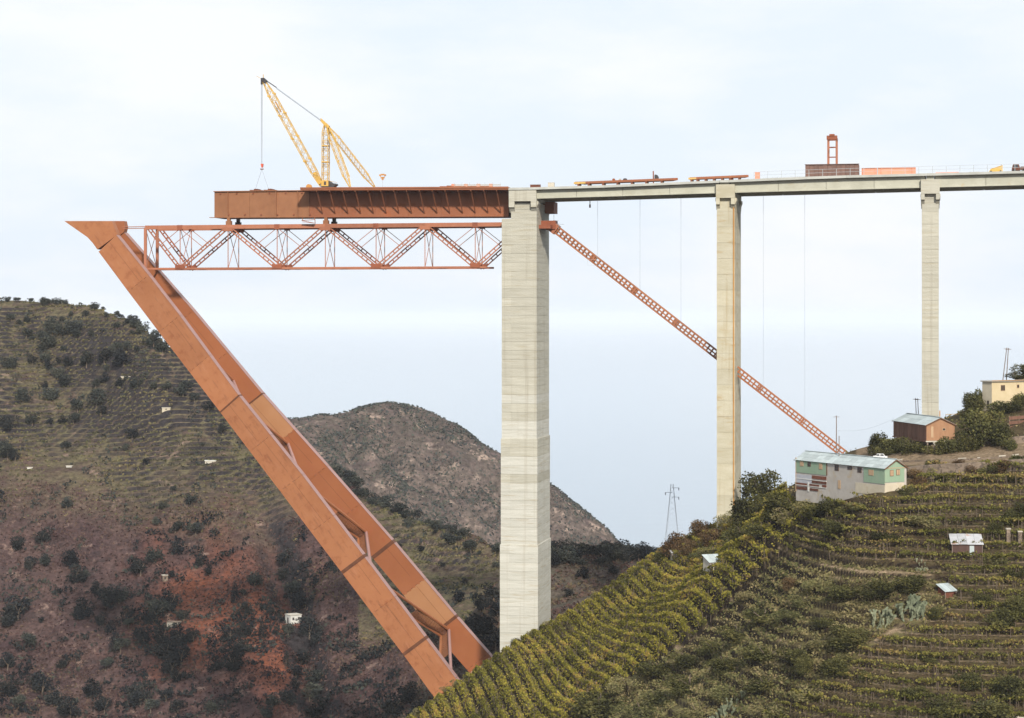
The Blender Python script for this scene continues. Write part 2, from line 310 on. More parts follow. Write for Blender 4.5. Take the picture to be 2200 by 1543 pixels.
class Hill:
    def __init__(s, pts, crest=(), drop=0.55, lam=2.0, detail=None):
        P3 = [W(*p) for p in list(pts) + list(crest)]
        for c in crest:                      # the ground falls away behind the crest
            a = W(*c)
            for dy, k in ((60, 1), (160, 1)):
                P3.append(np.array((a[0]*(a[1]+dy)/a[1], a[1]+dy, a[2] - drop*dy)))
        P3 = np.array(P3); s.xy = P3[:, :2]; n = len(P3)
        K = s.phi(np.linalg.norm(s.xy[:, None]-s.xy[None], axis=2)) + lam*np.eye(n)
        Q = np.hstack([np.ones((n, 1)), s.xy]); A = np.zeros((n+3, n+3)); A[:n, :n] = K; A[:n, n:] = Q; A[n:, :n] = Q.T
        w = np.linalg.solve(A, np.concatenate([P3[:, 2], np.zeros(3)])); s.w = w[:n]; s.a = w[n:]; s.detail = detail
    @staticmethod
    def phi(r): return r*r*np.log(r+1e-6)
    def smooth(s, x, y):
        x = np.asarray(x, float); y = np.asarray(y, float); out = s.a[0] + s.a[1]*x + s.a[2]*y
        for (cx, cy), w in zip(s.xy, s.w): out = out + w*s.phi(np.hypot(x-cx, y-cy))
        return out
    def h(s, x, y):
        z = s.smooth(x, y)
        return s.detail(np.asarray(x, float), np.asarray(y, float), z) if s.detail else z
    def hit(s, px, py, y0=330, y1=1800, n=2500):
        Y = np.linspace(y0, y1, n); X = (px-CXP)/F*Y; rz = (HY-py)/F*Y
        z = s.h(X, Y); k = np.argmax(z >= rz)
        if z[k] < rz[k]: k = int(np.argmax(z/Y - rz/Y))
        return np.array((X[k], Y[k], z[k]))
    def at(s, x, y): return float(s.h(np.array([x]), np.array([y]))[0])
    def grid(s, name, x0, x1, y0, y1, st, m, zone=None):
        xs = np.arange(x0, x1+st, st); ys = np.arange(y0, y1+st, st); X, Y = np.meshgrid(xs, ys)
        Z = s.h(X, Y); nx, ny = len(xs), len(ys)
        v = np.stack([X.ravel(), Y.ravel(), Z.ravel()], 1); i = np.arange(nx*ny).reshape(ny, nx)
        q = np.stack([i[:-1, :-1].ravel(), i[:-1, 1:].ravel(), i[1:, 1:].ravel(), i[1:, :-1].ravel()], 1)
        me = npmesh(name, v, q, m, smooth=(name == 'vineyard_hillside'))
        if zone is not None:
            zc = zone(X.ravel(), Y.ravel(), Z.ravel()).astype(np.float32)      # (n,3) cover weights
            at = me.color_attributes.new('cover', 'FLOAT_COLOR', 'POINT')
            at.data.foreach_set('color', np.concatenate([zc, np.ones((len(zc), 1), np.float32)], 1).ravel())
        o = bpy.data.objects.new(name, me); col.objects.link(o); o['kind'] = 'structure'
        return o
def sm(a, b, x): t = np.clip((x-a)/(b-a), 0, 1); return t*t*(3-2*t)
def terrace(z, step, q=None, rise0=0.62, rise1=0.9, tread=0.22):
    q = z/step if q is None else q
    i = np.floor(q); f = q - i
    return step*(i + tread*np.minimum(f/rise0, 1) + (1-tread)*sm(rise0, rise1, f))

# ---- near hillside: the vine spur under the piers and the terraces on the right
SCRUB = [(1180, 1640), (1330, 1470), (1440, 1405), (1500, 1370), (1590, 1275), (1680, 1195), (1850, 1210), (2020, 1228), (2060, 1290), (1960, 1360), (1850, 1400), (1830, 1440), (1700, 1500), (1500, 1640)]
PATHS = [[(1650, 1165), (1700, 1205), (1850, 1228), (2020, 1240)], [(1440, 1402), (1480, 1380)], [(1880, 1378), (1950, 1340)]]
N_CREST = [(820, 1590, 548), (880, 1553, 556), (950, 1500, 562), (1010, 1456, 566), (1078, 1411, 566), (1130, 1378, 568), (1190, 1344, 572), (1250, 1309, 580), (1330, 1254, 588),
           (1430, 1197, 596), (1500, 1160, 588), (1560, 1124, 572), (1620, 1092, 560), (1700, 1045, 552), (1760, 1010, 558), (1810, 977, 560), (1880, 966, 562), (1960, 940, 566), (2050, 900, 568), (2110, 872, 574), (2200, 806, 578), (2300, 740, 585), (2420, 690, 590)]
N_PTS = [(2200, 1543, 388), (2420, 1543, 388), (2000, 1543, 390), (1800, 1543, 398), (1600, 1543, 416), (1400, 1543, 446), (1210, 1543, 490), (1100, 1543, 522), (980, 1543, 544),
         (1000, 1800, 480), (1400, 1800, 400), (1800, 1800, 350), (2300, 1800, 340),
         (2420, 1300, 418), (2200, 1300, 418), (2000, 1300, 420), (1800, 1300, 428), (1800, 1400, 414), (1650, 1300, 452), (1600, 1400, 440), (1650, 1200, 474),
         (2420, 1150, 440), (2200, 1150, 440), (2000, 1150, 440), (1800, 1150, 450), (2000, 1075, 454), (2200, 1055, 455), (2400, 1040, 455),
         (1250, 1355, 556), (1400, 1485, 470), (1390, 1276, 558), (1540, 1405, 462), (1100, 1440, 546), (1180, 1480, 522), (1300, 1440, 506), (1470, 1250, 540),
         (1901, 1068, 448), (1800, 1064, 468), (1710, 1060, 487), (1945, 1037, 458), (1740, 1045, 505),
         (1870, 989, 512), (1950, 990, 496), (2020, 989, 490), (2100, 984, 487), (2200, 978, 484), (2320, 970, 480),
         (1925, 958, 534), (1990, 956, 506), (2060, 950, 510), (2150, 938, 506), (2250, 925, 504),
         (2125, 888, 527), (2200, 862, 532), (2300, 830, 535)]
near0 = Hill(N_PTS, N_CREST, drop=0.62, lam=1.0); SPU = near0.hit(1224.5, 1413, 335, 620); SPV = near0.hit(1301, 1467, 335, 620) - SPU; SPD = np.array((SPV[1], -SPV[0])) / np.hypot(SPV[0], SPV[1]); SPD = SPD*np.sign(SPD[0])
_a = near0.hit(1100, 1480, 335, 620); _b = near0.hit(1300, 1480, 335, 620); SPS = abs((_b-_a)[:2].dot(SPD))/5.0; print('row spacing', SPS, SPU, SPV)
def spur_side(x, y, z):
    px = CXP + x/y*F; py = HY - z/y*F
    return px < 1330 + (1543-py)*0.93
def near_q(x, y, z):
    contour = z/2.05 + 0.35*fbm(x/14, y/14, 3, 2) + 100
    straight = ((x-SPU[0])*SPD[0] + (y-SPU[1])*SPD[1])/SPS + 0.30*fbm(x/16, y/16, 7, 2) + 100
    return np.where(spur_side(x, y, z), straight, contour)
def near_mask(x, y, z):
    px = CXP + x/y*F; py = HY - z/y*F
    house = inpoly(px, py, [(1690, 1075), (1690, 900), (2600, 600), (2600, 1012), (1990, 1015), (1960, 1050), (1915, 1085)])
    scrub = inpoly(px, py, SCRUB)
    return house, scrub
def near_detail(x, y, z):
    house, scrub = near_mask(x, y, z)
    behind = (y > 640)
    q = near_q(x, y, z); f = q - np.floor(q)
    t = z + np.where(spur_side(x, y, z), 1.5, 2.05)*(0.22*np.minimum(f/0.62, 1) + 0.78*sm(0.62, 0.9, f) - f)
    amt = np.where(house | behind, 0.0, np.where(scrub, 0.75, 1.0))
    rough = 0.5*fbm(x/5, y/5, 11, 3) + np.where(scrub, 0.5*fbm(x/9, y/9, 21, 3), 0)
    return z + amt*(t - z) + rough*np.where(house, 0.4, 1.0)
near = Hill(N_PTS, N_CREST, drop=0.62, lam=1.0, detail=near_detail)

# ---- left hillside across the gorge
L_CREST = [(-250, 650, 1015), (-100, 643, 1010), (0, 647, 1005), (70, 648, 1003), (120, 652, 1000), (200, 660, 992), (290, 692, 972), (350, 734, 952), (420, 818, 930), (480, 890, 918), (560, 945, 905), (650, 992, 892),
           (746, 1040, 880), (842, 1105, 862), (946, 1136, 842), (1030, 1164, 820), (1080, 1200, 800), (1150, 1290, 770)]
L_PTS = [(-250, 1543, 745), (0, 1543, 738), (300, 1543, 722), (600, 1543, 704), (800, 1543, 692), (920, 1500, 690), (1000, 1420, 700), (1060, 1330, 722), (1120, 1400, 712), (700, 1800, 640), (300, 1800, 650), (-100, 1800, 660), (1000, 1700, 640),
         (-250, 1100, 872), (0, 1100, 862), (200, 1050, 876), (300, 1200, 832), (150, 1300, 808), (300, 950, 902), (0, 850, 938), (200, 800, 950), (60, 730, 976), (600, 1200, 826), (500, 1080, 862), (480, 1350, 778), (700, 1350, 772), (620, 1450, 738),
         (850, 1250, 792), (950, 1280, 766), (800, 1400, 742), (900, 1180, 822), (420, 1450, 745), (500, 960, 896), (1000, 1230, 790)]
def left_fields(x, y, z):
    """1 = vine terraces, 2 = fallow purple slope, 3 = red gully"""
    px = CXP + x/y*F; py = HY - z/y*F
    wob = 60*fbm(x/40, y/40, 5, 3)
    vine = sm(1170, 960, py + 1.6*wob - np.clip(px-250, 0, 300)*0.12)*(px < 640)
    spur = sm(-40, 30, (py - (1075 + (px-800)*0.42)))*(px > 770)*sm(1420, 1330, py)
    vine = np.maximum(vine, spur)
    red = np.exp(-(((px-470)/190)**2 + ((py+wob-1300)/150)**2)*1.1) + np.exp(-(((px-600)/60)**2 + ((py-1420)/120)**2))
    return vine, np.clip(red*1.3 - 0.25 + fbm(x/12, y/12, 9, 3), 0, 1)
def left_q(x, y, z): return z/1.9 + 1.4*fbm(x/60, y/60, 31, 3) + 0.3*fbm(x/11, y/11, 32, 2)
def left_detail(x, y, z):
    vine, red = left_fields(x, y, z)
    q = left_q(x, y, z); f = q - np.floor(q)
    t = 1.9*(0.22*np.minimum(f/0.6, 1) + 0.78*sm(0.6, 0.95, f) - f)*(0.6 + 0.6*sm(0.25, 0.6, vnoise(x/18, y/18, 33)))
    px = CXP + x/y*F
    low = sm(-60, -110, z)
    gully = 13*fbm(x/38, y/70, 41, 5)*low + 4.5*fbm(x/13, y/13, 43, 5)*(0.25 + low)
    cut = -10*np.exp(-((px - 610 + (z+100)*2.0)/38)**2)*low
    return z + t*vine*0.9 + (1-0.5*vine)*gully + cut
COT = Hill(L_PTS, L_CREST, drop=0.5, lam=0.3).hit(636, 1337, 620, 1050)        # level yard cut into the slope for the cottage
_ld = left_detail
def left_detail(x, y, z):
    w = np.exp(-(np.hypot(x-COT[0], y-COT[1])/7.0)**4); return _ld(x, y, z)*(1-w) + COT[2]*w
left = Hill(L_PTS, L_CREST, drop=0.5, lam=0.3, detail=left_detail)

# ---- rocky headland towards the sea
H_CREST = [(480, 915, 1500), (560, 903, 1505), (640, 897, 1510), (700, 895, 1515), (738, 894, 1520), (768, 878, 1535), (800, 871, 1550), (850, 873, 1560), (905, 876, 1560), (940, 892, 1552), (1000, 926, 1545), (1060, 968, 1538), (1085, 978, 1535), (1135, 1005, 1530), (1190, 1045, 1520), (1250, 1090, 1510),
           (1320, 1152, 1500), (1380, 1205, 1490), (1460, 1290, 1480)]
H_PTS = [(560, 1000, 1440), (650, 1005, 1425), (760, 1085, 1405), (900, 1155, 1395), (1000, 1225, 1385), (1100, 1270, 1380), (1200, 1275, 1390), (1320, 1240, 1430), (800, 960, 1495), (900, 980, 1490), (1000, 1050, 1470), (1100, 1120, 1455), (1200, 1150, 1455), (900, 1400, 1300), (1200, 1400, 1310)]
def head_detail(x, y, z):
    g = 44*(np.abs(fbm(x/30 + 0.25*y/30, y/75, 51, 5)) - 0.12) + 15*fbm(x/13, y/16, 55, 5)
    edge = sm(0, 60, 1600 - y)
    return z + g*0.8*(1 - 0.88*sm(1460, 1530, y)) + 1.6*fbm(x/7, y/7, 58, 3)
head = Hill(H_PTS, H_CREST, drop=0.5, lam=0.05, detail=head_detail)

# ---- low scrubby spur behind the tall pier
M_CREST = [(900, 1480, 655), (960, 1400, 668), (1010, 1330, 682), (1060, 1265, 700), (1110, 1222, 718), (1190, 1202, 722), (1300, 1200, 722), (1400, 1203, 715), (1480, 1210, 705), (1600, 1230, 700)]
M_PTS = [(960, 1543, 632), (1100, 1420, 640), (1190, 1335, 648), (1300, 1290, 652), (1400, 1250, 655), (1000, 1470, 640), (1200, 1260, 688), (1350, 1240, 690), (1100, 1320, 672), (1000, 1700, 600), (1500, 1300, 640)]
def mid_detail(x, y, z): return z + 3.0*fbm(x/14, y/14, 61, 4)
mid = Hill(M_PTS, M_CREST, drop=0.6, lam=2.0, detail=mid_detail)

# ---- ground materials: soil / dry grass / green cover blended by the cover map and noise
def ground_mat(name, soil, soil2, grass, path, scale=0.12, bump=0.6, rock=None, rock_lo=0.55, fine=0.9, wall=None, w_lo=0.86, w_hi=0.7):
    m = bpy.data.materials.new(name); m.use_nodes = True; nt = m.node_tree; n = nt.nodes; l = nt.links
    p = n['Principled BSDF']; p.inputs['Roughness'].default_value = 1.0; p.inputs['Specular IOR Level'].default_value = 0.05
    g = n.new('ShaderNodeNewGeometry'); at = n.new('ShaderNodeAttribute'); at.attribute_name = 'cover'
    sep = n.new('ShaderNodeSeparateColor'); l.new(at.outputs['Color'], sep.inputs[0])
    def noise(s, d=6, loc=0.0, r=0.65):
        mp = n.new('ShaderNodeMapping'); mp.inputs['Location'].default_value = (loc, loc*0.7, loc*0.3); l.new(g.outputs['Position'], mp.inputs[0])
        t = n.new('ShaderNodeTexNoise'); t.inputs['Scale'].default_value = s; t.inputs['Detail'].default_value = d; t.inputs['Roughness'].default_value = r
        l.new(mp.outputs[0], t.inputs['Vector']); return t.outputs[0]
    def mixc(f, a, b):
        x = n.new('ShaderNodeMixRGB'); l.new(f, x.inputs[0])
        for k, c in ((1, a), (2, b)):
            if isinstance(c, tuple): x.inputs[k].default_value = (*c, 1)
            else: l.new(c, x.inputs[k])
        return x.outputs[0]
    def rng(o, lo, hi, a=0.0, b=1.0):
        r = n.new('ShaderNodeMapRange'); r.inputs[1].default_value = lo; r.inputs[2].default_value = hi; r.inputs[3].default_value = a; r.inputs[4].default_value = b
        l.new(o, r.inputs[0]); return r.outputs[0]
    def math_(op, a, b):
        x = n.new('ShaderNodeMath'); x.operation = op
        for k, c in ((0, a), (1, b)):
            if isinstance(c, float): x.inputs[k].default_value = c
            else: l.new(c, x.inputs[k])
        return x.outputs[0]
    base = mixc(rng(noise(scale), 0.35, 0.65), soil, soil2)
    gm = math_('MULTIPLY', sep.outputs[0], rng(noise(scale*2.5, loc=31.0), 0.3, 0.6))
    base = mixc(gm, base, grass)
    base = mixc(math_('MULTIPLY', sep.outputs[1], rng(noise(scale*4, loc=17.0), 0.3, 0.55, 0.35, 1.0)), base, path)
    if rock:
        base = mixc(rng(noise(scale*1.6, 8, 57.0, 0.7), rock_lo, rock_lo+0.1), base, rock)
    if wall:                                   # steep terrace faces: dry stone and weeds, darkened to paint in their shadow
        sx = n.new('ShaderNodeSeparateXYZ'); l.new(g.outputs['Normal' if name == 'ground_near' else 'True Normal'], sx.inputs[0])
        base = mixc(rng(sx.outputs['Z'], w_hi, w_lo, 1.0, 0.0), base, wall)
    v = rng(noise(fine, 5, 91.0, 0.75), 0.3, 0.7, 0.4, 1.5)
    mu = n.new('ShaderNodeMixRGB'); mu.blend_type = 'MULTIPLY'; mu.inputs[0].default_value = 1; l.new(base, mu.inputs[1]); l.new(v, mu.inputs[2])
    l.new(mu.outputs[0], p.inputs['Base Color'])
    bn = n.new('ShaderNodeBump'); bn.inputs['Strength'].default_value = bump; bn.inputs['Distance'].default_value = 1.0
    l.new(noise(fine*0.6, 6, 3.0, 0.7), bn.inputs['Height']); l.new(bn.outputs[0], p.inputs['Normal'])
    MATS[name] = m
ground_mat('ground_near', (0.034, 0.022, 0.014), (0.066, 0.043, 0.027), (0.115, 0.10, 0.045), (0.27, 0.20, 0.13), scale=0.15, bump=0.5, fine=1.6, wall=(0.022, 0.016, 0.012), w_lo=0.82, w_hi=0.62)  # wall tone painted dark for the shadow gaps below the vine rows
ground_mat('ground_left', (0.052, 0.032, 0.033), (0.095, 0.060, 0.053), (0.115, 0.100, 0.056), (0.17, 0.060, 0.034), scale=0.07, bump=1.0, rock=(0.21, 0.145, 0.118), rock_lo=0.58, fine=0.55, wall=(0.030, 0.026, 0.028), w_lo=0.80, w_hi=0.6)  # wall tone paints the shadow lines of the terrace risers
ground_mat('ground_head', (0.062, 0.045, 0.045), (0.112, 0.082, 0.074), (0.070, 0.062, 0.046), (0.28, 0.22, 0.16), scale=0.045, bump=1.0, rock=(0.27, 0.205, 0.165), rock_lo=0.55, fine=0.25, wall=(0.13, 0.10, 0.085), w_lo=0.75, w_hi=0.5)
ground_mat('ground_mid', (0.065, 0.045, 0.045), (0.115, 0.08, 0.068), (0.06, 0.06, 0.04), (0.2, 0.15, 0.1), scale=0.08, bump=0.8, fine=0.7)

def pathdist(px, py):
    d = np.full(px.shape, 1e9)
    for pl in PATHS:
        for (x1, y1), (x2, y2) in zip(pl[:-1], pl[1:]):
            dx, dy = x2-x1, y2-y1; t = np.clip(((px-x1)*dx + (py-y1)*dy)/(dx*dx+dy*dy), 0, 1)
            d = np.minimum(d, np.hypot(px-x1-t*dx, (py-y1-t*dy)))
    return d
def near_zone(x, y, z):
    px = CXP + x/y*F; py = HY - z/y*F
    house, scrub = near_mask(x, y, near.smooth(x, y)); c = np.zeros((len(x), 3))
    c[:, 0] = np.where(scrub, 1.0, 0.45)
    yard = inpoly(px, py, [(1840, 1000), (1840, 962), (2010, 955), (2260, 935), (2260, 1000), (2010, 1000)]) & (y > 470)
    c[:, 1] = np.maximum(sm(7, 1, pathdist(px, py) + 16*fbm(x/2.5, y/2.5, 71, 3)), np.where(yard, 0.8, 0.0))
    zz = near.smooth(x, y); q = near_q(x, y, zz); f = q - np.floor(q)
    strip = sm(0.24, 0.30, f)*sm(0.52, 0.42, f)*sm(0.42, 0.6, vnoise(x/9, y/9, 73))*(~house)*0.8          # trodden tan strips along the treads
    c[:, 1] = np.maximum(c[:, 1], strip)
    c[:, 0] = np.where(yard, 0.15, c[:, 0])
    return c
def left_zone(x, y, z):
    v, r = left_fields(x, y, left.smooth(x, y)); return np.stack([v, r, 0*v], 1)
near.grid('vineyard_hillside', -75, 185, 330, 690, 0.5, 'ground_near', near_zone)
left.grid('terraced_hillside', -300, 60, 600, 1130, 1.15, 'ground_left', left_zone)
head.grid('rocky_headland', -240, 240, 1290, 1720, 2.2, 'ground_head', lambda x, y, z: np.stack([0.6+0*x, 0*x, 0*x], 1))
mid.grid('scrub_spur', -70, 90, 590, 800, 1.2, 'ground_mid', lambda x, y, z: np.stack([0.7+0*x, 0*x, 0*x], 1))

# ---- the slope the photographer stands on, falling to the gorge and rising behind
def home_h(x, y):
    r = np.hypot(x, y); z = np.where(y > 0, -1.7 - 0.36*np.minimum(y, 250) - 0.12*np.clip(y-250, 0, None), -1.7 + np.minimum(-y*0.09, 66))
    return z + sm(20, 220, r)*(14*fbm(x/90, y/90, 81, 4)) - 0.02*np.abs(x)*(y > 0)
_g = np.linspace(-2600, 2600, 105); _h = np.concatenate([np.linspace(-2800, -60, 50), np.linspace(-40, 332, 32)]); _X, _Y = np.meshgrid(_g, _h)
_v = np.stack([_X.ravel(), _Y.ravel(), home_h(_X, _Y).ravel()], 1); _i = np.arange(_X.size).reshape(_X.shape)
_o = bpy.data.objects.new('home_hillside', npmesh('home_hillside', _v, np.stack([_i[:-1, :-1].ravel(), _i[:-1, 1:].ravel(), _i[1:, 1:].ravel(), _i[1:, :-1].ravel()], 1), 'ground_mid', True)); col.objects.link(_o); _o['kind'] = 'structure'

# ---- sea
SEA_Z = -262.0
m = bpy.data.materials.new('sea_water'); m.use_nodes = True; n = m.node_tree.nodes; l = m.node_tree.links
p = n['Principled BSDF']; p.inputs['Base Color'].default_value = (0.20, 0.26, 0.32, 1); p.inputs['Roughness'].default_value = 0.12; p.inputs['IOR'].default_value = 1.33
g = n.new('ShaderNodeNewGeometry'); mp = n.new('ShaderNodeMapping'); mp.inputs['Scale'].default_value = (0.012, 0.03, 0.02); l.new(g.outputs['Position'], mp.inputs[0])
t = n.new('ShaderNodeTexNoise'); t.inputs['Scale'].default_value = 1.0; t.inputs['Detail'].default_value = 8; l.new(mp.outputs[0], t.inputs['Vector'])
bn = n.new('ShaderNodeBump'); bn.inputs['Strength'].default_value = 0.06; bn.inputs['Distance'].default_value = 4.0; l.new(t.outputs[0], bn.inputs['Height']); l.new(bn.outputs[0], p.inputs['Normal'])
MATS['sea_water'] = m
SX = 60000.0
sea = single('sea', MB().quad((-SX, -400, SEA_Z), (SX, -400, SEA_Z), (SX, 84000, SEA_Z), (-SX, 84000, SEA_Z)), 'sea_water', (0, 0, SEA_Z), kind='structure')

# ---- air: pale haze over sea and hills
hz = bpy.data.materials.new('haze_air'); hz.use_nodes = True; n = hz.node_tree.nodes; l = hz.node_tree.links; n.clear()
o = n.new('ShaderNodeOutputMaterial'); pv = n.new('ShaderNodeVolumePrincipled'); pv.inputs['Density'].default_value = 0.00004
pv.inputs['Color'].default_value = (0.90, 0.935, 0.985, 1); pv.inputs['Anisotropy'].default_value = 0.0
l.new(pv.outputs[0], o.inputs['Volume']); MATS['haze_air'] = hz
single('haze', MB().box((0, 40600, -91.5), (60500, 43900, 172.5)), 'haze_air', (0, 40600, -91.5), kind='stuff')

# ================================================================== the viaduct
def ubox(mb, u0, u1, v0, v1, z0, z1):
    return mb.box(B((u0+u1)/2, (v0+v1)/2, (z0+z1)/2), (abs(u1-u0)/2, abs(v1-v0)/2, abs(z1-z0)/2), BAX)
def lerp_tab(tab, x):
    return float(np.interp(x, [t[0] for t in tab], [t[1] for t in tab]))
VS0, VS1 = 0.0, 21.0            # deck slab edges across
VF = 1.3                        # outer girder face
SL_TOP = [(1094, 404.0), (1300, 398.0), (1500, 389.5), (1700, 381.0), (1813, 377.0), (2200, 367.0), (2700, 354.0)]
SL_BOT = [(1094, 409.0), (1300, 403.2), (1500, 394.6), (1700, 386.4), (1813, 382.4), (2200, 372.4), (2700, 359.4)]
FA_BOT = [(1094, 429.0), (1149, 427.0), (1300, 422.7), (1500, 416.5), (1700, 411.0), (2200, 398.0), (2700, 385.0)]

# ---- piers
def pier(name, label, x0, x1, ytop, ybot, lift, mats, steps=(), vdep=(1.5, 19.5), capx=None, cap_y=None, cor_y=None):
    """x0..x1 photo columns of the near face; lifts of poured concrete stacked from the ground up"""
    ub, _ = P((x0+x1)/2, ybot, vdep[0]); zb = P(x1, ybot, vdep[0])[1] - 12
    t = thing(name, B(ub, (vdep[0]+vdep[1])/2, zb), label, 'pier', 'concrete viaduct piers')
    ua, ztop = P(x0, ytop, vdep[0]); uc, _ = P(x1, ytop, vdep[0])
    z = zb; k = 0
    zs = [(P(x1, sy, vdep[0])[1], g) for sy, g in steps]
    while z < ztop - 0.05:
        z1 = min(z + lift, ztop); zm = (z+z1)/2
        if ztop - z1 < 0.8: z1 = ztop
        g = sum(gg for zz, gg in zs if zm < zz)
        j = random.uniform(-0.012, 0.012)
        mb = MB(); ubox(mb, ua - g + j, uc + g + j, vdep[0] - g + j, vdep[1] + g + j, z, z1 - 0.07)
        ubox(mb, ua - g + 0.07, uc + g - 0.07, vdep[0] - g + 0.07, vdep[1] + g - 0.07, z1 - 0.08, z1 + 0.01)
        frac = (zm - zb)/(ztop - zb)
        mname = mats[1] if (frac < 0.52 + 0.1*math.sin(k*1.7)) else mats[0]
        part('pour_lift', mb, mname, t); z = z1; k += 1
    if capx:
        c0, _ = P(capx[0], cap_y[0], 0.25); c1, _ = P(capx[1], cap_y[0], 0.25)
        zc0 = P(x1, cap_y[1], 0.25)[1]; zc1 = P(x1, cap_y[0], 0.25)[1]; zk = P(x1, cor_y, 0.25)[1]
        mb = MB(); ubox(mb, c0, c1, 0.25, 20.75, zc0, zc1); part('pier_head', mb, mats[0], t)
        wd = (c1-c0)*0.2
        for a, b, sgn in ((c0, c0+wd, 1), (c1-wd, c1, -1)):       # corbels carrying the head's overhang at both ends
            for v_out, v_in in ((0.3, vdep[0]+0.3), (20.7, vdep[1]-0.3)):
                zt = zc0 - 0.003
                prof = [(v_out, zt), (v_in, zt), (v_in, zk - 1.2), (v_in*0.35+v_out*0.65, zk), (v_out, zk + 0.3)]
                mb = MB().poly_prism([B(a, v, z_) for v, z_ in prof], UX*(b-a)); part('corbel', mb, mats[0], t)
        for v_a, v_b in ((1.2, 6.0), (15.0, 19.8)):               # corbels along the deck, both faces
            for a, s in ((ua, -1), (uc, 1)):
                zt = zc0 - 0.006; ext = 0.45 if s > 0 else 0.35
                prof = [(a, zt), (a + s*ext, zt), (a + s*ext, zt - 0.7), (a, zk + 0.2)]
                mb = MB().poly_prism([B(u_, v_a, z_) for u_, z_ in prof], VX*(v_b-v_a)); part('corbel', mb, mats[0], t)
    return t, ua, uc, ztop
p1, u1a, u1c, z1t = pier('concrete_pier', 'massive pale concrete pier where the orange steel meets the concrete viaduct', 1098, 1153, 436, 1420, 2.45, ('concrete', 'concrete_white'),
          steps=((935, 0.22), (1170, 0.22)), vdep=(1.5, 20.6), capx=(1093, 1152), cap_y=(407, 432), cor_y=447)
# ledge of the tall pier that carries the steel truss
ul, zl = P(1078, 470, 1.5); zb = P(1153, 1420, 1.5)[1] - 12
z = zb; zs1 = P(1150, 935, 1.5)[1]; zs2 = P(1150, 1170, 1.5)[1]; k = 0
while z < zl - 0.05:
    z1 = min(z + 2.45, zl); zm = (z+z1)/2
    if zl - z1 < 0.8: z1 = zl
    g = 0.22*(zm < zs1) + 0.22*(zm < zs2); j = random.uniform(-0.012, 0.0)
    mb = MB(); ubox(mb, ul - g + j, u1a - g - 0.004, 1.5 - g + 0.004, 20.6 + g - 0.004, z, z1 - 0.07)
    ubox(mb, ul - g + 0.07, u1a - g - 0.01, 1.5 - g + 0.07, 20.6 + g - 0.07, z1 - 0.08, z1 + 0.01)
    part('ledge_lift', mb, 'concrete_white' if (zm - zb)/(z1t - zb) < 0.52 + 0.1*math.sin(k*1.7) else 'concrete', p1); z = z1; k += 1
p2, u2a, u2c, z2t = pier('concrete_pier', 'yellowish concrete pier with a rust-streaked edge, pierced by the orange lattice', 1540, 1579, 424, 1140, 4.3, ('concrete_warm', 'concrete_warm'),
          capx=(1538, 1578.5), cap_y=(396, 425), cor_y=441)
p3, u3a, u3c, z3t = pier('concrete_pier', 'slim grey concrete pier rising behind the brown wooden barrack', 1980.5, 2017, 417, 905, 3.4, ('concrete', 'concrete'),
          capx=(1978.5, 2019), cap_y=(385, 416), cor_y=431)
# rust-stained drain pipe on the second pier
zb = P(1579, 1135, 1.5)[1]
mb = MB().tube(B(u2c - 0.35, 1.38, zb), B(u2c - 0.35, 1.38, z2t - 2.2), 0.16); part('drain_pipe', mb, 'rust', p2)

# ---- concrete spans
def span(label, xa, xb, joints):
    ua, _ = P(xa, 400, VF); ub, _ = P(xb, 400, VF)
    def zt(tab, x, v): return P(x, lerp_tab(tab, x), v)[1]
    def xat(u):
        q = B(u, VF, 0); return CXP + q[0]/q[1]*F
    za, zb_ = zt(FA_BOT, xa, VF), zt(FA_BOT, xb, VF)
    t = thing('viaduct_span', B((ua+ub)/2, 10.5, (za+zb_)/2), label, 'bridge span', 'concrete viaduct spans')
    us = [ua] + [P(j, 400, VF)[0] for j in joints] + [ub]
    def sheared(mb, a, b, v0, v1, lo, hi):
        c = []
        for u in (a, b):
            x = xat(u); l_, h_ = lo(x), hi(x)
            c += [B(u, v0, l_), B(u, v1, l_), B(u, v1, h_), B(u, v0, h_)]
        return mb.hexa(c)
    stop = lambda x: zt(SL_TOP, x, VS0); sbot = lambda x: zt(SL_BOT, x, VS0); fbot = lambda x: zt(FA_BOT, x, VF)
    for k in range(len(us)-1):                      # precast fascia panels between joints
        mb = MB(); sheared(mb, us[k]+0.05, us[k+1]-0.05, VF, VF+0.7, fbot, lambda x: sbot(x)-0.004); part('fascia_panel', mb, 'concrete_deck', t)
        mb = MB(); sheared(mb, us[k]+0.05, us[k+1]-0.05, 21-VF-0.7, 21-VF, fbot, lambda x: sbot(x)-0.004); part('fascia_panel', mb, 'concrete_deck', t)
        mb = MB(); sheared(mb, us[k]+0.03, us[k+1]-0.03, VF-0.12, VF, fbot, lambda x: fbot(x)+0.35); part('bottom_flange', mb, 'concrete_deck', t)
    for v in (7.2, 13.2):
        mb = MB(); sheared(mb, ua, ub, v, v+0.6, fbot, lambda x: sbot(x)-0.004); part('inner_girder', mb, 'concrete_deck', t)
    sa, sb = ua - 0.2, ub + 0.2
    n = max(2, int((sb-sa)/9)); q = np.linspace(sa, sb, n+1)
    for k in range(n):
        mb = MB(); sheared(mb, q[k]+0.012, q[k+1]-0.012, VS0, VS1, sbot, stop); part('deck_slab', mb, 'slab_edge', t)
    return t, stop, xat
sp = []
sp.append(span('grey concrete span between the massive pier and the yellowish pier', 1140, 1545, [1239, 1338, 1439]))
sp.append(span('grey concrete span between the yellowish pier and the slim pier', 1569, 1988, [1672, 1775, 1878]))
sp.append(span('grey concrete span running out of the picture beyond the slim pier', 2009, 2480, [2118, 2225, 2330]))
stop, xat = sp[0][1], sp[0][2]
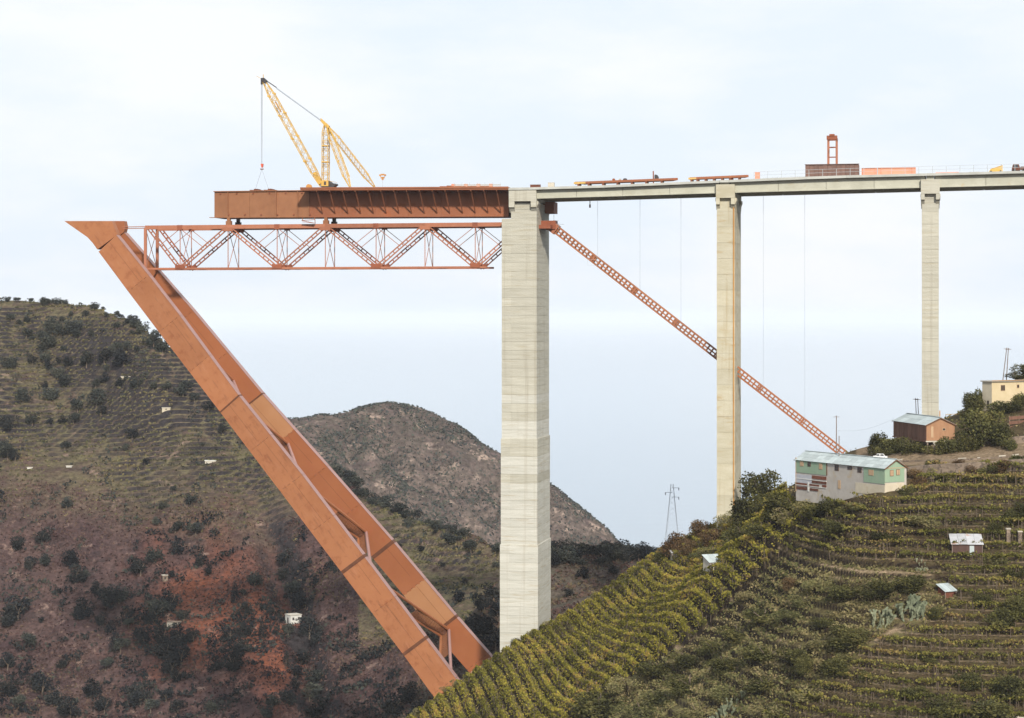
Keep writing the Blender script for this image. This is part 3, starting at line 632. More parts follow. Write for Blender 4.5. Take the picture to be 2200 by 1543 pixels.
def deck_z(x, v=VS0): return P(x, lerp_tab(SL_TOP, x), VS0)[1]
def deck_pt(x, v, dz=0.0):
    """point on the concrete deck under photo column x at across-distance v"""
    u, _ = P(x, 390, v); q = B(u, VS0, 0); x0 = CXP + q[0]/q[1]*F
    return B(u, v, deck_z(x0) + dz)
# slab pieces over the pier heads
for (xa, xb, lab) in ((1093.5, 1138.5, 'massive'), (1547, 1567, 'yellowish'), (1990, 2007, 'slim')):
    pt = {'massive': p1, 'yellowish': p2, 'slim': p3}[lab]
    ua, _ = P(xa, 400, VF); ub, _ = P(xb, 400, VF)
    mb = MB(); ubox(mb, ua, ub, VS0+0.01, VS1-0.01, P(xb, lerp_tab(SL_BOT, xb), VS0)[1], P(xb, lerp_tab(SL_TOP, xb), VS0)[1]); part('deck_slab', mb, 'slab_edge', pt)
    mb = MB(); ubox(mb, ua+0.04, ub-0.04, VF-0.25, 21-VF+0.25, P(xa, lerp_tab(FA_BOT, xa)-1.0, VF)[1], P(xb, lerp_tab(SL_BOT, xb), VS0)[1]-0.006); part('cross_head', mb, 'concrete_deck', pt)
# parapet railing on the near and far edge of the deck
def railing(label, xa, xb, step, hgt, v):
    t = thing('deck_railing', deck_pt(xa, v), label, 'railing')
    xs = np.arange(xa, xb+1, step)
    for x in xs:
        a = deck_pt(x, v); part('post', MB().beam(a, a+ZX*hgt, 0.10), 'rail_grey', t)
    for hz_ in (hgt-0.05, hgt*0.5):
        mb = MB()
        for x0, x1 in zip(xs[:-1], xs[1:]): mb.beam(deck_pt(x0, v, hz_), deck_pt(x1, v, hz_), 0.07)
        part('rail', mb, 'rail_grey', t)
railing('thin grey railing along the near deck edge past the brown container', 1620, 2330, 29.5, 1.9, 0.25)
railing('thin railing along the far deck edge left of the brown container', 1640, 1790, 30, 1.6, 20.6)

# ---- steel box girder
VG = 6.2; VG2 = 14.8
gl, gzt = P(460.5, 412.5, VG); _, gzb = P(460.5, 467.0, VG); gr, _ = P(1093, 464.5, VG)
gzt_r = P(1093, 405.5, VG)[1]; gzb_r = P(1093, 464.3, VG)[1]
def gtop(u): return gzt + (gzt_r-gzt)*(u-gl)/(gr-gl)
def gbot(u): return gzb + (gzb_r-gzb)*(u-gl)/(gr-gl)
gir = thing('steel_box_girder', B((gl+gr)/2, 10.5, gzb), 'long red-brown steel box girder carrying the yellow crane', 'girder')
def gu(x, v=VG): return P(x, 440, v)[0]
def gplate(name, a, b, v0, v1, lo, hi, m):
    c = []
    for u in (a, b): c += [B(u, v0, lo(u)), B(u, v1, lo(u)), B(u, v1, hi(u)), B(u, v0, hi(u))]
    return part(name, MB().hexa(c), m, gir)
seg = [460.5, 490, 536, 594, 640, 664, 735, 806, 877, 948, 1019, 1093]
for k in range(len(seg)-1):
    a, b = gu(seg[k]), gu(seg[k+1]); mname = 'girder_brown' if seg[k] < 660 else 'girder_red'
    gplate('web_panel', a+0.02, b-0.02, VG, VG+0.25, gbot, gtop, mname)
    gplate('web_panel', a+0.02, b-0.02, VG2-0.25, VG2, gbot, gtop, mname)
    gplate('bottom_plate', a+0.01, b-0.01, VG-0.35, VG2+0.35, lambda u: gbot(u)-0.16, lambda u: gbot(u)-0.003, mname)
a, b = gu(450), gu(461)
gplate('bottom_flange', a, b-0.01, VG-0.3, VG+1.2, lambda u: gbot(u)-0.14, lambda u: gbot(u)-0.004, 'girder_brown')
a, b = gu(459.5), gu(664)
gplate('top_flange', a, b, VG-0.45, VG2+0.45, lambda u: gtop(u)+0.003, lambda u: gtop(u)+0.22, 'girder_brown')
for x in (490, 593, 640, 664):
    u = gu(x); gplate('web_stiffener', u-0.12, u+0.12, VG-0.3, VG-0.003, gbot, gtop, 'girder_brown')
for i in range(12):
    u = gu(474 + i*17.5); part('web_bracket', MB().box(B(u, VG-0.15, gbot(u)+0.7 if i % 2 else gtop(u)-0.5), (0.16, 0.15, 0.2), BAX), 'truss_dark', gir)
gplate('end_diaphragm', gu(460.5)+0.3, gu(460.5)+0.5, VG+0.26, VG2-0.26, gbot, gtop, 'girder_brown')
# wide deck slab with raking brackets on the finished part
VSL = 0.0
s0, szt = P(645, 403.6, VSL); s1, szt1 = P(1092.5, 401.8, VSL)
def stp(u): return szt + (szt1-szt)*(u-s0)/(s1-s0)
q = np.linspace(s0, s1, 10)
for k in range(9):
    c = []
    for u in (q[k]+0.01, q[k+1]-0.01): c += [B(u, VSL, stp(u)-0.75), B(u, 21, stp(u)-0.75), B(u, 21, stp(u)), B(u, VSL, stp(u))]
    part('deck_plate', MB().hexa(c), 'girder_red', gir)
    c = []
    for u in (q[k]+0.01, q[k+1]-0.01): c += [B(u, VSL-0.15, stp(u)-0.32), B(u, VSL-0.003, stp(u)-0.32), B(u, VSL-0.003, stp(u)+0.12), B(u, VSL-0.15, stp(u)+0.12)]
    part('edge_beam', MB().hexa(c), 'girder_red', gir)
nst = 15
for k in range(nst):
    x = 693 + (1076-693)*k/(nst-1); u = gu(x)
    b0 = B(u, VG-0.06, gbot(u)+0.9); b1 = B(u, VSL+0.7, stp(u)-0.8)
    rb = part('raking_bracket', MB().beam(b0, b1, 0.26, 0.26), 'girder_red', gir)
    part('cross_rib', MB().beam(B(u, VG-0.02, stp(u)-1.0), B(u, VSL+0.2, stp(u)-0.9), 0.22, 0.45), 'girder_red', gir)
    b2 = B(u, VG2+0.06, gbot(u)+0.9); b3 = B(u, 20.3, stp(u)-0.8)
    part('raking_bracket', MB().beam(b2, b3, 0.26, 0.26), 'girder_red', gir)
# hanging work cradle at the splice
cr = thing('work_cradle', PB(664, 466, 5.4), 'small steel work cradle hung under the girder splice', 'work platform')
for a, b in (((648, 474), (678, 480)), ((650, 468), (650, 475)), ((676, 462), (677, 480)), ((648, 474), (676, 472))):
    part('cradle_bar', MB().beam(PB(*a, 5.4), PB(*b, 5.4), 0.16), 'girder_red', cr)
part('cradle_floor', MB().beam(PB(650, 477, 4.4), PB(677, 480, 4.4), 1.0, 0.1), 'girder_red', cr)

# ---- temporary lattice truss under the girder
VT = (5.6, 15.0)
trs = thing('lattice_truss', PB(700, 576, 10), 'orange-red lattice truss spanning from the inclined legs to the massive pier', 'truss')
ztc = P(490, 487.5, VT[0])[1]; zbc = P(490, 576.8, VT[0])[1]
UT = [P(x, 530, VT[0])[0] for x in (490, 699, 913, 1124)]; UBn = [P(x, 530, VT[0])[0] for x in (387, 595.5, 808, 1021)]
uend = P(312.5, 530, VT[0])[0]; ubend = P(1046, 530, VT[0])[0]; uface = ul - 0.02
def member(name, p0, p1, wid, th, m='truss_red', batten=1.6):
    """built-up member: two flats joined by battens, all one part"""
    p0 = np.asarray(p0); p1 = np.asarray(p1); d = p1-p0; L = np.linalg.norm(d); d = d/L
    side = np.cross(d, VX); side /= np.linalg.norm(side); mb = MB()
    for s in (-1, 1):
        mb.beam(p0 + side*s*(wid/2-th/2), p1 + side*s*(wid/2-th/2), 0.42, th, up=side)
    k = max(2, int(L/batten))
    for i in range(k+1):
        c = p0 + d*(L*i/k); mb.beam(c - side*(wid/2-th), c + side*(wid/2-th), 0.36, 0.26, up=d)
    return part(name, mb, m, trs)
for iv, v in enumerate(VT):
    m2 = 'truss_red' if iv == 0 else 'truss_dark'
    xs = [uend] + UT[:3] + [uface]
    for a, b in zip(xs[:-1], xs[1:]):
        part('top_chord', MB().beam(B(a, v, ztc), B(b, v, ztc), 0.7, 1.15), 'truss_red', trs)
    xb_ = [uend] + UBn + [ubend]
    for a, b in zip(xb_[:-1], xb_[1:]):
        part('bottom_chord', MB().beam(B(a, v, zbc), B(b, v, zbc), 0.5, 0.55), 'truss_red', trs)
    nodes = [(uend + 0.9, ztc), (UBn[0], zbc), (UT[0], ztc), (UBn[1], zbc), (UT[1], ztc), (UBn[2], zbc), (UT[2], ztc), (UBn[3], zbc)]
    for (a, za), (b, zb2) in zip(nodes[:-1], nodes[1:]):
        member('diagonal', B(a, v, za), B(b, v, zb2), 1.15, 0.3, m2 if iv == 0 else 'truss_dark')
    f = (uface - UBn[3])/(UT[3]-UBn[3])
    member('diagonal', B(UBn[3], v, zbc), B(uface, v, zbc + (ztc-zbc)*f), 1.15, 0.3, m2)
    part('end_post', MB().beam(B(uend, v, zbc), B(uend, v, ztc), 0.9, 0.8), 'truss_red', trs)
    for u in UT[:3] + UBn:
        part('hanger', MB().beam(B(u, v, zbc), B(u, v, ztc), 0.22, 0.22), 'truss_red', trs)
    for u in UT[:3]:
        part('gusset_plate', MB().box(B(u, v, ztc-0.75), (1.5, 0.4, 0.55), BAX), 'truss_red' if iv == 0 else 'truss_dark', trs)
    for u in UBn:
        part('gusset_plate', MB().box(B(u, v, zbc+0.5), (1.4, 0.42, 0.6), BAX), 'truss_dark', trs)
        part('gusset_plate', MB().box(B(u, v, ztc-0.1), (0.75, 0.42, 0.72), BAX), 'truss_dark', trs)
    for u in UBn:                                   # secondary struts from chord to diagonal middle
        for s in (-1, 1):
            uu = u + s*(UT[1]-UBn[1])/2
            if uu > uface - 1 or uu < uend + 2: continue
            part('sub_strut', MB().beam(B(u, v, ztc-0.4), B(uu, v, (ztc+zbc)/2), 0.16, 0.16), 'truss_red', trs)
for u in [uend] + UT[:3] + UBn:
    part('cross_beam', MB().beam(B(u, VT[0]+0.3, zbc), B(u, VT[1]-0.3, zbc), 0.35, 0.4), 'truss_dark', trs)
    part('cross_beam', MB().beam(B(u, VT[0]+0.4, ztc), B(u, VT[1]-0.4, ztc), 0.4, 0.5), 'truss_dark', trs)
    part('sway_brace', MB().beam(B(u, VT[0]+0.3, zbc+0.3), B(u, VT[1]-0.3, ztc-0.5), 0.14), 'truss_red', trs)
    part('sway_brace', MB().beam(B(u, VT[0]+0.3, ztc-0.5), B(u, VT[1]-0.3, zbc+0.3), 0.14), 'truss_red', trs)
# bearings between truss and girder
for u in UT[:2]:
    for v, m_ in ((VT[0]+0.8, 'girder_brown'), (VT[1]-0.4, 'dark_steel')):
        h0, h1 = ztc+0.58, gbot(u)-0.17
        mb = MB(); ubox(mb, u-0.75, u+0.75, v-0.7, v+0.7, h0, h0+(h1-h0)*0.55); ubox(mb, u-0.45, u+0.45, v-0.5, v+0.5, h0+(h1-h0)*0.55, h1)
        part('bearing', mb, m_, trs)

# ---- inclined legs
RT = [(505, 250), (641, 359), (850, 513), (1020, 649), (1195, 781.6), (1371, 914), (1457.5, 979), (1600, 1085)]
LT = [(522, 199), (650, 294), (884, 473), (1231, 736), (1407, 868), (1494, 931), (1640, 1040)]
RT2 = [(500, 267), (650, 400), (846, 563), (1002, 702), (1164, 844), (1325, 979), (1402, 1046.6), (1560, 1180)]
def vn(y): return float(np.interp(y, (475, 1460), (2.6, -7.0)))
def vr(y): return float(np.interp(y, (475, 1400), (14.6, 26.5)))
LEGT = 2.4
def leg(rt, vf, ylist, bands, mats, label, off=None, tan=(), head=None):
    yb = ylist[-1]
    t = thing('inclined_leg', PB(lerp_tab(rt, yb), yb, vf(yb)), label, 'bridge leg', 'inclined steel legs')
    def sect(y):
        r_ = PB(lerp_tab(rt, y), y, vf(y))
        if off is None: l_ = PB(lerp_tab(LT, y+35), y+35, vf(y))
        else:
            ox = np.interp(y, (500, 1400), (off[0][0], off[1][0])); oy = np.interp(y, (500, 1400), (off[0][1], off[1][1]))
            l_ = PB(lerp_tab(rt, y)+ox, y+oy, vf(y))
        return l_, r_
    for k, (ya, yb2) in enumerate(zip(ylist[:-1], ylist[1:])):
        e = 0.25
        la, ra = sect(ya+e); lb, rb = sect(yb2-e); T = VX*LEGT
        mname = mats[1] if k in tan else mats[0]
        w = 0.10                                  # side plates, then the upper and lower flange plates a little proud
        seg_ = part('leg_segment', MB().hexa([la, ra, ra+T, la+T, lb, rb, rb+T, lb+T]), mname, t)
        da = (ra-la)/np.linalg.norm(ra-la); db = (rb-lb)/np.linalg.norm(rb-lb)
        for (pa, pb, s) in ((ra, rb, 1), (la, lb, -1)):
            o1 = -VX*0.12
            part('rim_plate', MB().hexa([pa+o1+da*s*0.004, pa+o1+da*s*w, pa+T-o1+da*s*w, pa+T-o1+da*s*0.004, pb+o1+db*s*0.004, pb+o1+db*s*w, pb+T-o1+db*s*w, pb+T-o1+db*s*0.004]), 'primer_rim' if s > 0 else mname, seg_)
    for y, hw in bands:
        la, ra = sect(y-hw); lb, rb = sect(y+hw); g = 0.13; d = (ra-la)/np.linalg.norm(ra-la)*g; o1 = VX*g; T = VX*(LEGT+2*g)
        part('joint_collar', MB().hexa([la-d-o1, ra+d-o1, ra+d-o1+T, la-d-o1+T, lb-d-o1, rb+d-o1, rb+d-o1+T, lb-d-o1+T]), 'joint_band', t)
    if head: part('leg_head', head(vf), mats[0], t)
    return t
def head_near(vf):
    v = vf(475)
    pts = [PB(x, y, v) for x, y in ((138, 475), (240, 475), (252, 504.5), (209, 536), (199, 522), (188, 510))]
    return MB().poly_prism(pts, VX*LEGT)
def head_rear(vf):
    v = vf(475)
    pts = [PB(x, y, v) for x, y in ((166, 475), (266, 475), (269, 488), (266, 499), (228, 528), (205, 505))]
    return MB().poly_prism(pts, VX*LEGT)
yn = [505, 591, 678, 764, 850, 935, 1020, 1108, 1195, 1283, 1371, 1457, 1530]
leg(RT, vn, yn, ((850, 1.3), (1195, 3.0), (1371, 2.8)), ('primer_orange', 'primer_tan'), 'nearer inclined orange steel box leg rising from the vineyard spur to the left', head=head_near)
yr_ = [500, 584, 668, 757, 846, 924, 1002, 1083, 1164, 1244, 1325, 1404, 1480]
leg(RT2, vr, yr_, ((846, 1.2), (1164, 3.0), (1325, 2.6)), ('primer_rear', 'primer_tan'), 'farther inclined orange steel box leg with tan patches, behind the nearer one', off=((-40, 31), (-44, 35)), tan=(4, 9), head=head_rear)
# seams on the leg sides
def leg_pt(rt, vf, y, s, dv=0.0, lt=None):
    r_ = PB(lerp_tab(rt, y), y, vf(y)); l_ = PB(lerp_tab(LT, y+35), y+35, vf(y)) if lt is None else PB(lerp_tab(rt, y)-42, y+33, vf(y))
    return r_*(1-s) + l_*s + VX*dv
for o_, rt, vf, lt, ys, m_ in ((0, RT, vn, None, yn, 'joint_band'), (1, RT2, vr, 1, yr_, 'joint_band')):     # plate seams and splice covers
    t = [q_ for q_ in bpy.data.objects if q_.name.startswith('inclined_leg')][o_]
    for k in range(len(ys)-1):
        ya, yb2 = ys[k], ys[k+1]
        if k % 2 == 0 or k in (5, 9):
            s_ = (0.42, 0.55, 0.36)[k % 3]
            part('plate_seam', MB().beam(leg_pt(rt, vf, ya+2, s_, -0.004, lt), leg_pt(rt, vf, yb2-2-8*(k % 3), s_, -0.004, lt), 0.012, 0.07, up=UX), m_, t)
        if k > 0:
            for s_ in (0.06, 0.28, 0.5, 0.72, 0.94): part('splice_cover', MB().box(leg_pt(rt, vf, ya, s_, 0.0, lt), (0.32, 0.02, 0.30), BAX), 'primer_rear' if o_ else 'primer_orange', t)
# K bracing between the two legs, with protective netting round the joints
brace_info = [((800, 800), (790, 868)), ((935, 925), (915, 1022)), ((1125, 1100), (1075, 1222)), ((1335, 1300), (1285, 1452))]
labs = ['uppermost K-brace with netting between the orange legs', 'second K-brace from the top between the orange legs', 'third K-brace from the top between the orange legs', 'lowest K-brace between the orange legs, above their feet']
for ((yA, _), (yU, yD)), lab in zip(brace_info, labs):
    t = thing('leg_brace', leg_pt(RT2, vr, yA, 0.7, 0, 1), lab, 'bracing', 'braces between the inclined legs')
    for s_r, s_n in ((0.55, 0.2), (0.95, 0.75)):
        node = leg_pt(RT2, vr, yA, s_r, -0.1, 1)
        up = leg_pt(RT, vn, yU - 40, s_n, LEGT+0.1); dn = leg_pt(RT, vn, yD, s_n, LEGT+0.1)
        part('brace_tube', MB().tube(up, node, 0.42), 'lattice_orange', t)
        part('brace_tube', MB().tube(node, dn, 0.45), 'primer_rim' if s_r < 0.7 else 'primer_orange', t)
        if s_r < 0.7: n0, u0, d0 = node, up, dn
        else: n1, u1_, d1 = node, up, dn
    mb = MB(); K = 14                             # netting slung below the raking tubes (mesh of cords)
    for (pa, pb, pc, pd, m0) in ((n0, u0*0.45+n0*0.55, u1_*0.45+n1*0.55, n1, 1), (n0, d0*0.5+n0*0.5, d1*0.5+n1*0.5, n1, 1)):
        for i in range(K+1):
            a = i/K
            for q0, q1 in (((pa*(1-a)+pb*a), (pd*(1-a)+pc*a)), ((pa*(1-a)+pd*a), (pb*(1-a)+pc*a))):
                sag = np.array((0, 0, -0.8)); mid_ = (q0+q1)/2 + sag*math.sin(math.pi*a)
                mb.beam(q0, mid_, 0.16); mb.beam(mid_, q1, 0.16)
    part('safety_net', mb, 'net_brown', t)
    mb = MB().box(n0*0.5+n1*0.5, (1.1, 0.8, 0.35), BAX); part('node_plate', mb, 'joint_band', t)
# tie rods from leg head to truss end
t = thing('tie_rod', PB(270, 490, 5.6), 'thin steel tie rods joining the leg head to the truss end', 'tie rod')
for dy in (-1.0, 2.5): part('rod', MB().tube(PB(262, 489+dy, VT[0]), PB(313, 488+dy, VT[0]), 0.13), 'truss_red', t)
# footing blocks of the legs
for rt, vf, y, lab in ((RT, vn, 1478, 'concrete and earth footing under the nearer orange leg'), (RT2, vr, 1425, 'earth-coloured footing under the farther orange leg')):
    c = leg_pt(rt, vf, y, 0.5, 1.5, None if rt is RT else 1); mb = MB()
    mb.box(c + np.array((2.5, 0, -4.0)), (6.5, 4.5, 4.0), BAX); single('leg_footing', mb, 'earth', c - ZX*8, lab, 'footing', 'footings of the inclined legs')

# ---- orange lattice stay running down behind the piers
VLs = 10.2
A_ = PB(1187, 487, VLs); Bq = PB(1815, 977, VLs)
lat = thing('lattice_stay', Bq, 'long orange lattice strut slanting from the massive pier down to the right', 'lattice strut')
d = (Bq-A_); LL = np.linalg.norm(d); d /= LL; sd = np.cross(d, VX); sd /= np.linalg.norm(sd)
if sd[2] < 0: sd = -sd
nseg = 7
for k in range(nseg):
    a = A_ + d*LL*k/nseg; b = A_ + d*LL*(k+1)/nseg; sl = (b-a)/ (LL/nseg)
    for hgt_ in (-0.95, 0.0, 0.95):
        for v_ in (-0.85, 0.85):
            if hgt_ == 0.0 and v_ > 0: continue
            part('chord', MB().beam(a + sd*hgt_ + VX*v_ + d*0.03, b + sd*hgt_ + VX*v_ - d*0.03, 0.34, 0.36, up=sd), 'lattice_orange', lat)
    mb = MB(); nb = 11
    for i in range(nb):
        c = a + (b-a)*(i+0.5)/nb
        for v_ in (-0.85, 0.85): mb.beam(c - sd*0.82 + VX*v_, c + sd*0.82 + VX*v_, 0.2, 0.34, up=d)
        for h_ in (-0.95, 0.95): mb.beam(c + sd*h_ - VX*0.7, c + sd*h_ + VX*0.7, 0.2, 0.22, up=sd)
    part('battens', mb, 'lattice_orange', lat)
    if k: part('splice_frame', MB().box(a, (0.3, 0.95, 1.08), [d, VX, sd]), 'truss_red', lat)
part('head_bracket', MB().box(PB(1176, 484, VLs), (2.6, 2.0, 1.2), BAX), 'truss_dark', lat)
part('head_bracket', MB().box(PB(1189, 489, VLs), (1.3, 1.6, 1.4), [d, VX, sd]), 'truss_red', lat)
part('saddle_beam', MB().box(PB(1172, 489, VLs), (2.4, 5.5, 0.5), BAX), 'truss_dark', lat)
part('bearing_block', MB().box(PB(1182, 447, 17), (1.6, 3.0, 1.6), BAX), 'girder_red', p1)
cg = thing('access_platform', PB(1196, 489, 9), 'flimsy scaffold platform at the head of the orange lattice strut', 'platform')
for a, b in (((1190, 462), (1190, 486)), ((1200, 480), (1200, 492)), ((1188, 482), (1212, 482)), ((1188, 474), (1200, 474)), ((1186, 487), (1204, 487))):
    part('scaffold_tube', MB().beam(PB(*a, 9), PB(*b, 9), 0.10), 'pylon_grey', cg)
# vertical hangers from the deck to the strut
for x, lab in ((1284, 'first thin hanger cable right of the massive pier'), (1375, 'thin hanger cable midway along the first concrete span'), (1463, 'thin hanger cable left of the yellowish pier'), (1640, 'thin hanger cable right of the yellowish pier'), (1729, 'rightmost thin hanger cable above the green barrack')):
    f = (x - 1187)/(1815-1187); yl = 487 + f*(977-487); a = PB(x, yl, VLs-1.0)
    zt_ = deck_z(x) - 1.2; b = np.array((a[0], a[1], zt_))
    single('hanger_cable', MB().tube(a, b, 0.035, n=4), 'rope_grey', a, lab, 'cable', 'hangers of the lattice strut')
# work cage on the strut
wc = thing('work_cage', PB(1275, 565, VLs-1.5), 'faint wire work cage beside the lattice strut', 'work cage')
for a, b in (((1262, 545), (1262, 571)), ((1282, 545), (1282, 571)), ((1262, 571), (1282, 571)), ((1262, 558), (1282, 558)), ((1284, 540), (1284, 560))):
    part('cage_bar', MB().beam(PB(*a, VLs-1.5), PB(*b, VLs-1.5), 0.045), 'rail_grey', wc)
# hook block under the deck
hk = thing('hoist_hook', PB(1268, 443, 8), 'small hoist hook hanging under the first concrete span', 'hook')
part('rope', MB().tube(PB(1267.5, 425, 8), PB(1267.5, 440, 8), 0.12), 'rail_grey', hk)
part('block', MB().box(PB(1267.5, 443, 8), (0.22, 0.22, 0.45)), 'rust_dark', hk)

# ---- derrick crane on the girder
VC = 10.5
crn = thing('derrick_crane', PB(698, 402, VC), 'yellow lattice derrick crane standing on the steel girder', 'crane')
def lattice(name, p0, p1, w0, wm, w1, nb, m, t, ct=0.13, taper=0.14):
    """square lattice boom: four corner tubes and zig-zag lacing, one mesh"""
    p0 = np.asarray(p0); p1 = np.asarray(p1); d = p1-p0; L = np.linalg.norm(d); d /= L
    a = np.cross(d, VX); a /= np.linalg.norm(a); b = np.cross(d, a)
    def wdt(f): return w0+(wm-w0)*f/taper if f < taper else (wm+(w1-wm)*(f-1+taper)/taper if f > 1-taper else wm)
    mb = MB(); fs = np.linspace(0, 1, nb+1)
    def c(f, i): w = wdt(f)/2; return p0 + d*L*f + a*w*(1, 1, -1, -1)[i] + b*w*(1, -1, -1, 1)[i]
    for k in range(nb):
        for i in range(4):
            mb.beam(c(fs[k], i), c(fs[k+1], i), ct*1.4)
            j = (i+1) % 4
            mb.beam(c(fs[k], i), c(fs[k+1], j), ct*0.6); mb.beam(c(fs[k+1], i), c(fs[k], j), ct*0.6) if k % 2 else mb.beam(c(fs[k], i), c(fs[k], j), ct*0.6)
    o = part(name, mb, m, t)
    return lambda f: (p0 + d*L*f, a, b, d, wdt(f))
bm_ = lattice('boom', PB(691, 399, VC), PB(567, 174, VC), 0.9, 1.75, 0.7, 24, 'crane_yellow', crn)
for f in (0.245, 0.46, 0.68, 0.865):
    c, a, b, d_, w = bm_(f)
    for i in range(4): part('boom_joint', MB().box(c + a*w/2*(1, 1, -1, -1)[i] + b*w/2*(1, -1, -1, 1)[i], (0.26, 0.26, 0.26)), 'crane_yellow', crn)
c, a, b, d_, w = bm_(0.07); part('boom_foot', MB().box(c, (1.9, 0.5, 0.62), [d_, a, b]), 'crane_yellow', crn)
c, a, b, d_, w = bm_(0.75); part('boom_walkway', MB().box(c, (1.7, 0.12, 0.35), [d_, a, b]), 'rust', crn)
mp_ = lattice('mast', PB(699.5, 388, VC), PB(700, 268, VC), 1.7, 1.75, 0.8, 14, 'crane_yellow', crn)
for f in (0.33, 0.62):
    c, a, b, d_, w = mp_(f)
    part('mast_collar', MB().box(c, (0.16, w/2+0.12, w/2+0.12), [d_, a, b]), 'crane_yellow', crn)
top = PB(700.5, 266, VC)
part('mast_head', MB().beam(PB(688, 256, VC), PB(706, 274, VC), 0.7, 0.6, w2=0.9, h2=1.0), 'crane_yellow', crn)
for q_ in (PB(752, 402, 1.2), PB(805, 402, 20.0)):
    bs = lattice('backstay', top + np.array((0.4, 0, -0.8)), q_, 0.5, 1.5, 0.35, 20, 'crane_yellow', crn, ct=0.10, taper=0.2)
    for f in (0.2, 0.53, 0.82):
        c, a, b, d_, w = bs(f)
        for i in range(4): part('stay_joint', MB().box(c + a*w/2*(1, 1, -1, -1)[i] + b*w/2*(1, -1, -1, 1)[i], (0.2, 0.2, 0.2)), 'crane_yellow', crn)
tip = PB(566, 172, VC)
part('boom_head', MB().poly_prism([PB(x, y, VC-0.6) for x, y in ((560, 168), (566, 167), (572.5, 173), (571, 180), (566, 178), (563, 174), (562, 181), (560, 181))], VX*1.2), 'dark_steel', crn)
part('jib_antenna', MB().beam(tip, PB(551, 163.5, VC), 0.12), 'wood_yellow', crn)
part('jib_antenna', MB().beam(tip, PB(565.5, 160, VC), 0.18), 'wood_yellow', crn)
part('luffing_pendant', MB().beam(PB(570, 172, VC), PB(595, 189, VC), 0.3, 0.25), 'dark_steel', crn)
for s in (-0.35, 0.35):
    part('luffing_rope', MB().tube(PB(594, 188.5, VC+s), PB(689, 257.5, VC+s), 0.13, n=5), 'rope_grey', crn)
    part('luffing_rope', MB().tube(PB(594, 190, VC+s), PB(689, 259, VC+s), 0.13, n=5), 'rope_grey', crn)
for s in (-0.22, 0.22): part('hoist_rope', MB().tube(PB(561.7, 178, VC+s), PB(562.5, 352, VC+s), 0.13, n=5), 'rope_grey', crn)
part('hoist_rope', MB().tube(PB(563.5, 178, VC), PB(562.8, 352, VC), 0.10, n=5), 'rope_grey', crn)
part('hook_block', MB().poly_prism([PB(x, y, VC-0.35) for x, y in ((559.8, 352), (565, 352), (563.8, 360), (561.4, 360))], VX*0.7), 'hook_red', crn)
part('spreader_bar', MB().beam(PB(559.5, 363.5, VC), PB(566, 363.5, VC), 0.3), 'rust_dark', crn)
for x in (548, 578): part('sling', MB().tube(PB(562.6, 364, VC), PB(x, 409, VC), 0.06, n=4), 'rope_grey', crn)
mb = MB(); cz0 = P(698, 401, VC)[1]
cb = part('machine_house', MB().poly_prism([PB(x, y, VC-1.6) for x, y in ((690, 388), (705, 388), (705, 400), (690, 400))], VX*3.2), 'crane_yellow', crn)
part('cab_window', MB().poly_prism([PB(x, y, VC-1.64) for x, y in ((696, 390), (700.5, 390), (700.5, 397.5), (696, 397.5))], -VX*0.02), 'dark_steel', cb)
part('winch', MB().poly_prism([PB(x, y, VC-1.2) for x, y in ((705.2, 388), (709, 391), (713, 394), (721, 394.5), (722, 397), (717, 401.5), (705.2, 401.5))], VX*2.4), 'dark_steel', crn)
part('turntable', MB().poly_prism([PB(x, y, VC-1.5) for x, y in ((690, 400.2), (716, 400.2), (716, 404.5), (690, 404.5))], VX*3), 'dark_steel', crn)
part('lever_arm', MB().beam(PB(708, 389, VC), PB(724, 392.5, VC), 0.1), 'wood_yellow', crn)

# ---- things lying on the steel deck
def on_girder(x, y0, y1, x1, v0, v1, name, m, label, cat, group=None):
    mb = MB().poly_prism([PB(x, y0, v0), PB(x1, y0, v0), PB(x1, y1, v0), PB(x, y1, v0)], VX*(v1-v0))
    return single(name, mb, m, PB(x, y1, v0), label, cat, group)
for x0, x1, lab in ((536, 560, 'left dark lifting beam lying on the girder under the crane hook'), (566, 590, 'right dark lifting beam lying on the girder under the crane hook')):
    u0, _ = P(x0, 408, 8); u1_, _ = P(x1, 408, 8); z_ = gtop(u0)+0.23
    t = thing('lifting_beam', B(u0, 10, z_), lab, 'steel beam', 'lifting beams')
    for i in range(3): part('flange', MB().beam(B(u0, 8.5+i*1.6, z_+0.2), B(u1_, 8.5+i*1.6, z_+0.2), 0.8, 0.32), 'rust_dark', t)
    part('clamp', MB().box(B((u0+u1_)/2, 10, z_+0.5), (0.5, 1.6, 0.16), BAX), 'rust_dark', t)
def gz(x, v): u, _ = P(x, 404, v); return B(u, v, stp(u)), u
t = thing('winch_drum', gz(664, 8)[0] , 'small cable drum near the crane foot', 'winch')
c, u = gz(664, 8); c = c + ZX*0.75
mb = MB(); mb.tube(c - VX*0.6, c - VX*0.5, 0.75, n=14); mb.tube(c + VX*0.5, c + VX*0.6, 0.75, n=14); part('flange', mb, 'rust', t)
part('drum', MB().tube(c - VX*0.5, c + VX*0.5, 0.45, n=12), 'dark_steel', t); part('skid', MB().box(c - ZX*0.65, (1.2, 0.9, 0.1), BAX), 'rust_dark', t)
fl = thing('floodlight_mast', gz(822, 12)[0], 'floodlight cluster on a thin mast right of the crane', 'floodlight')
a, u = gz(822, 12); z0 = P(822, 380, 12)[1]
part('pole', MB().tube(a, B(u, 12, z0-0.6), 0.05, n=5), 'rail_grey', fl)
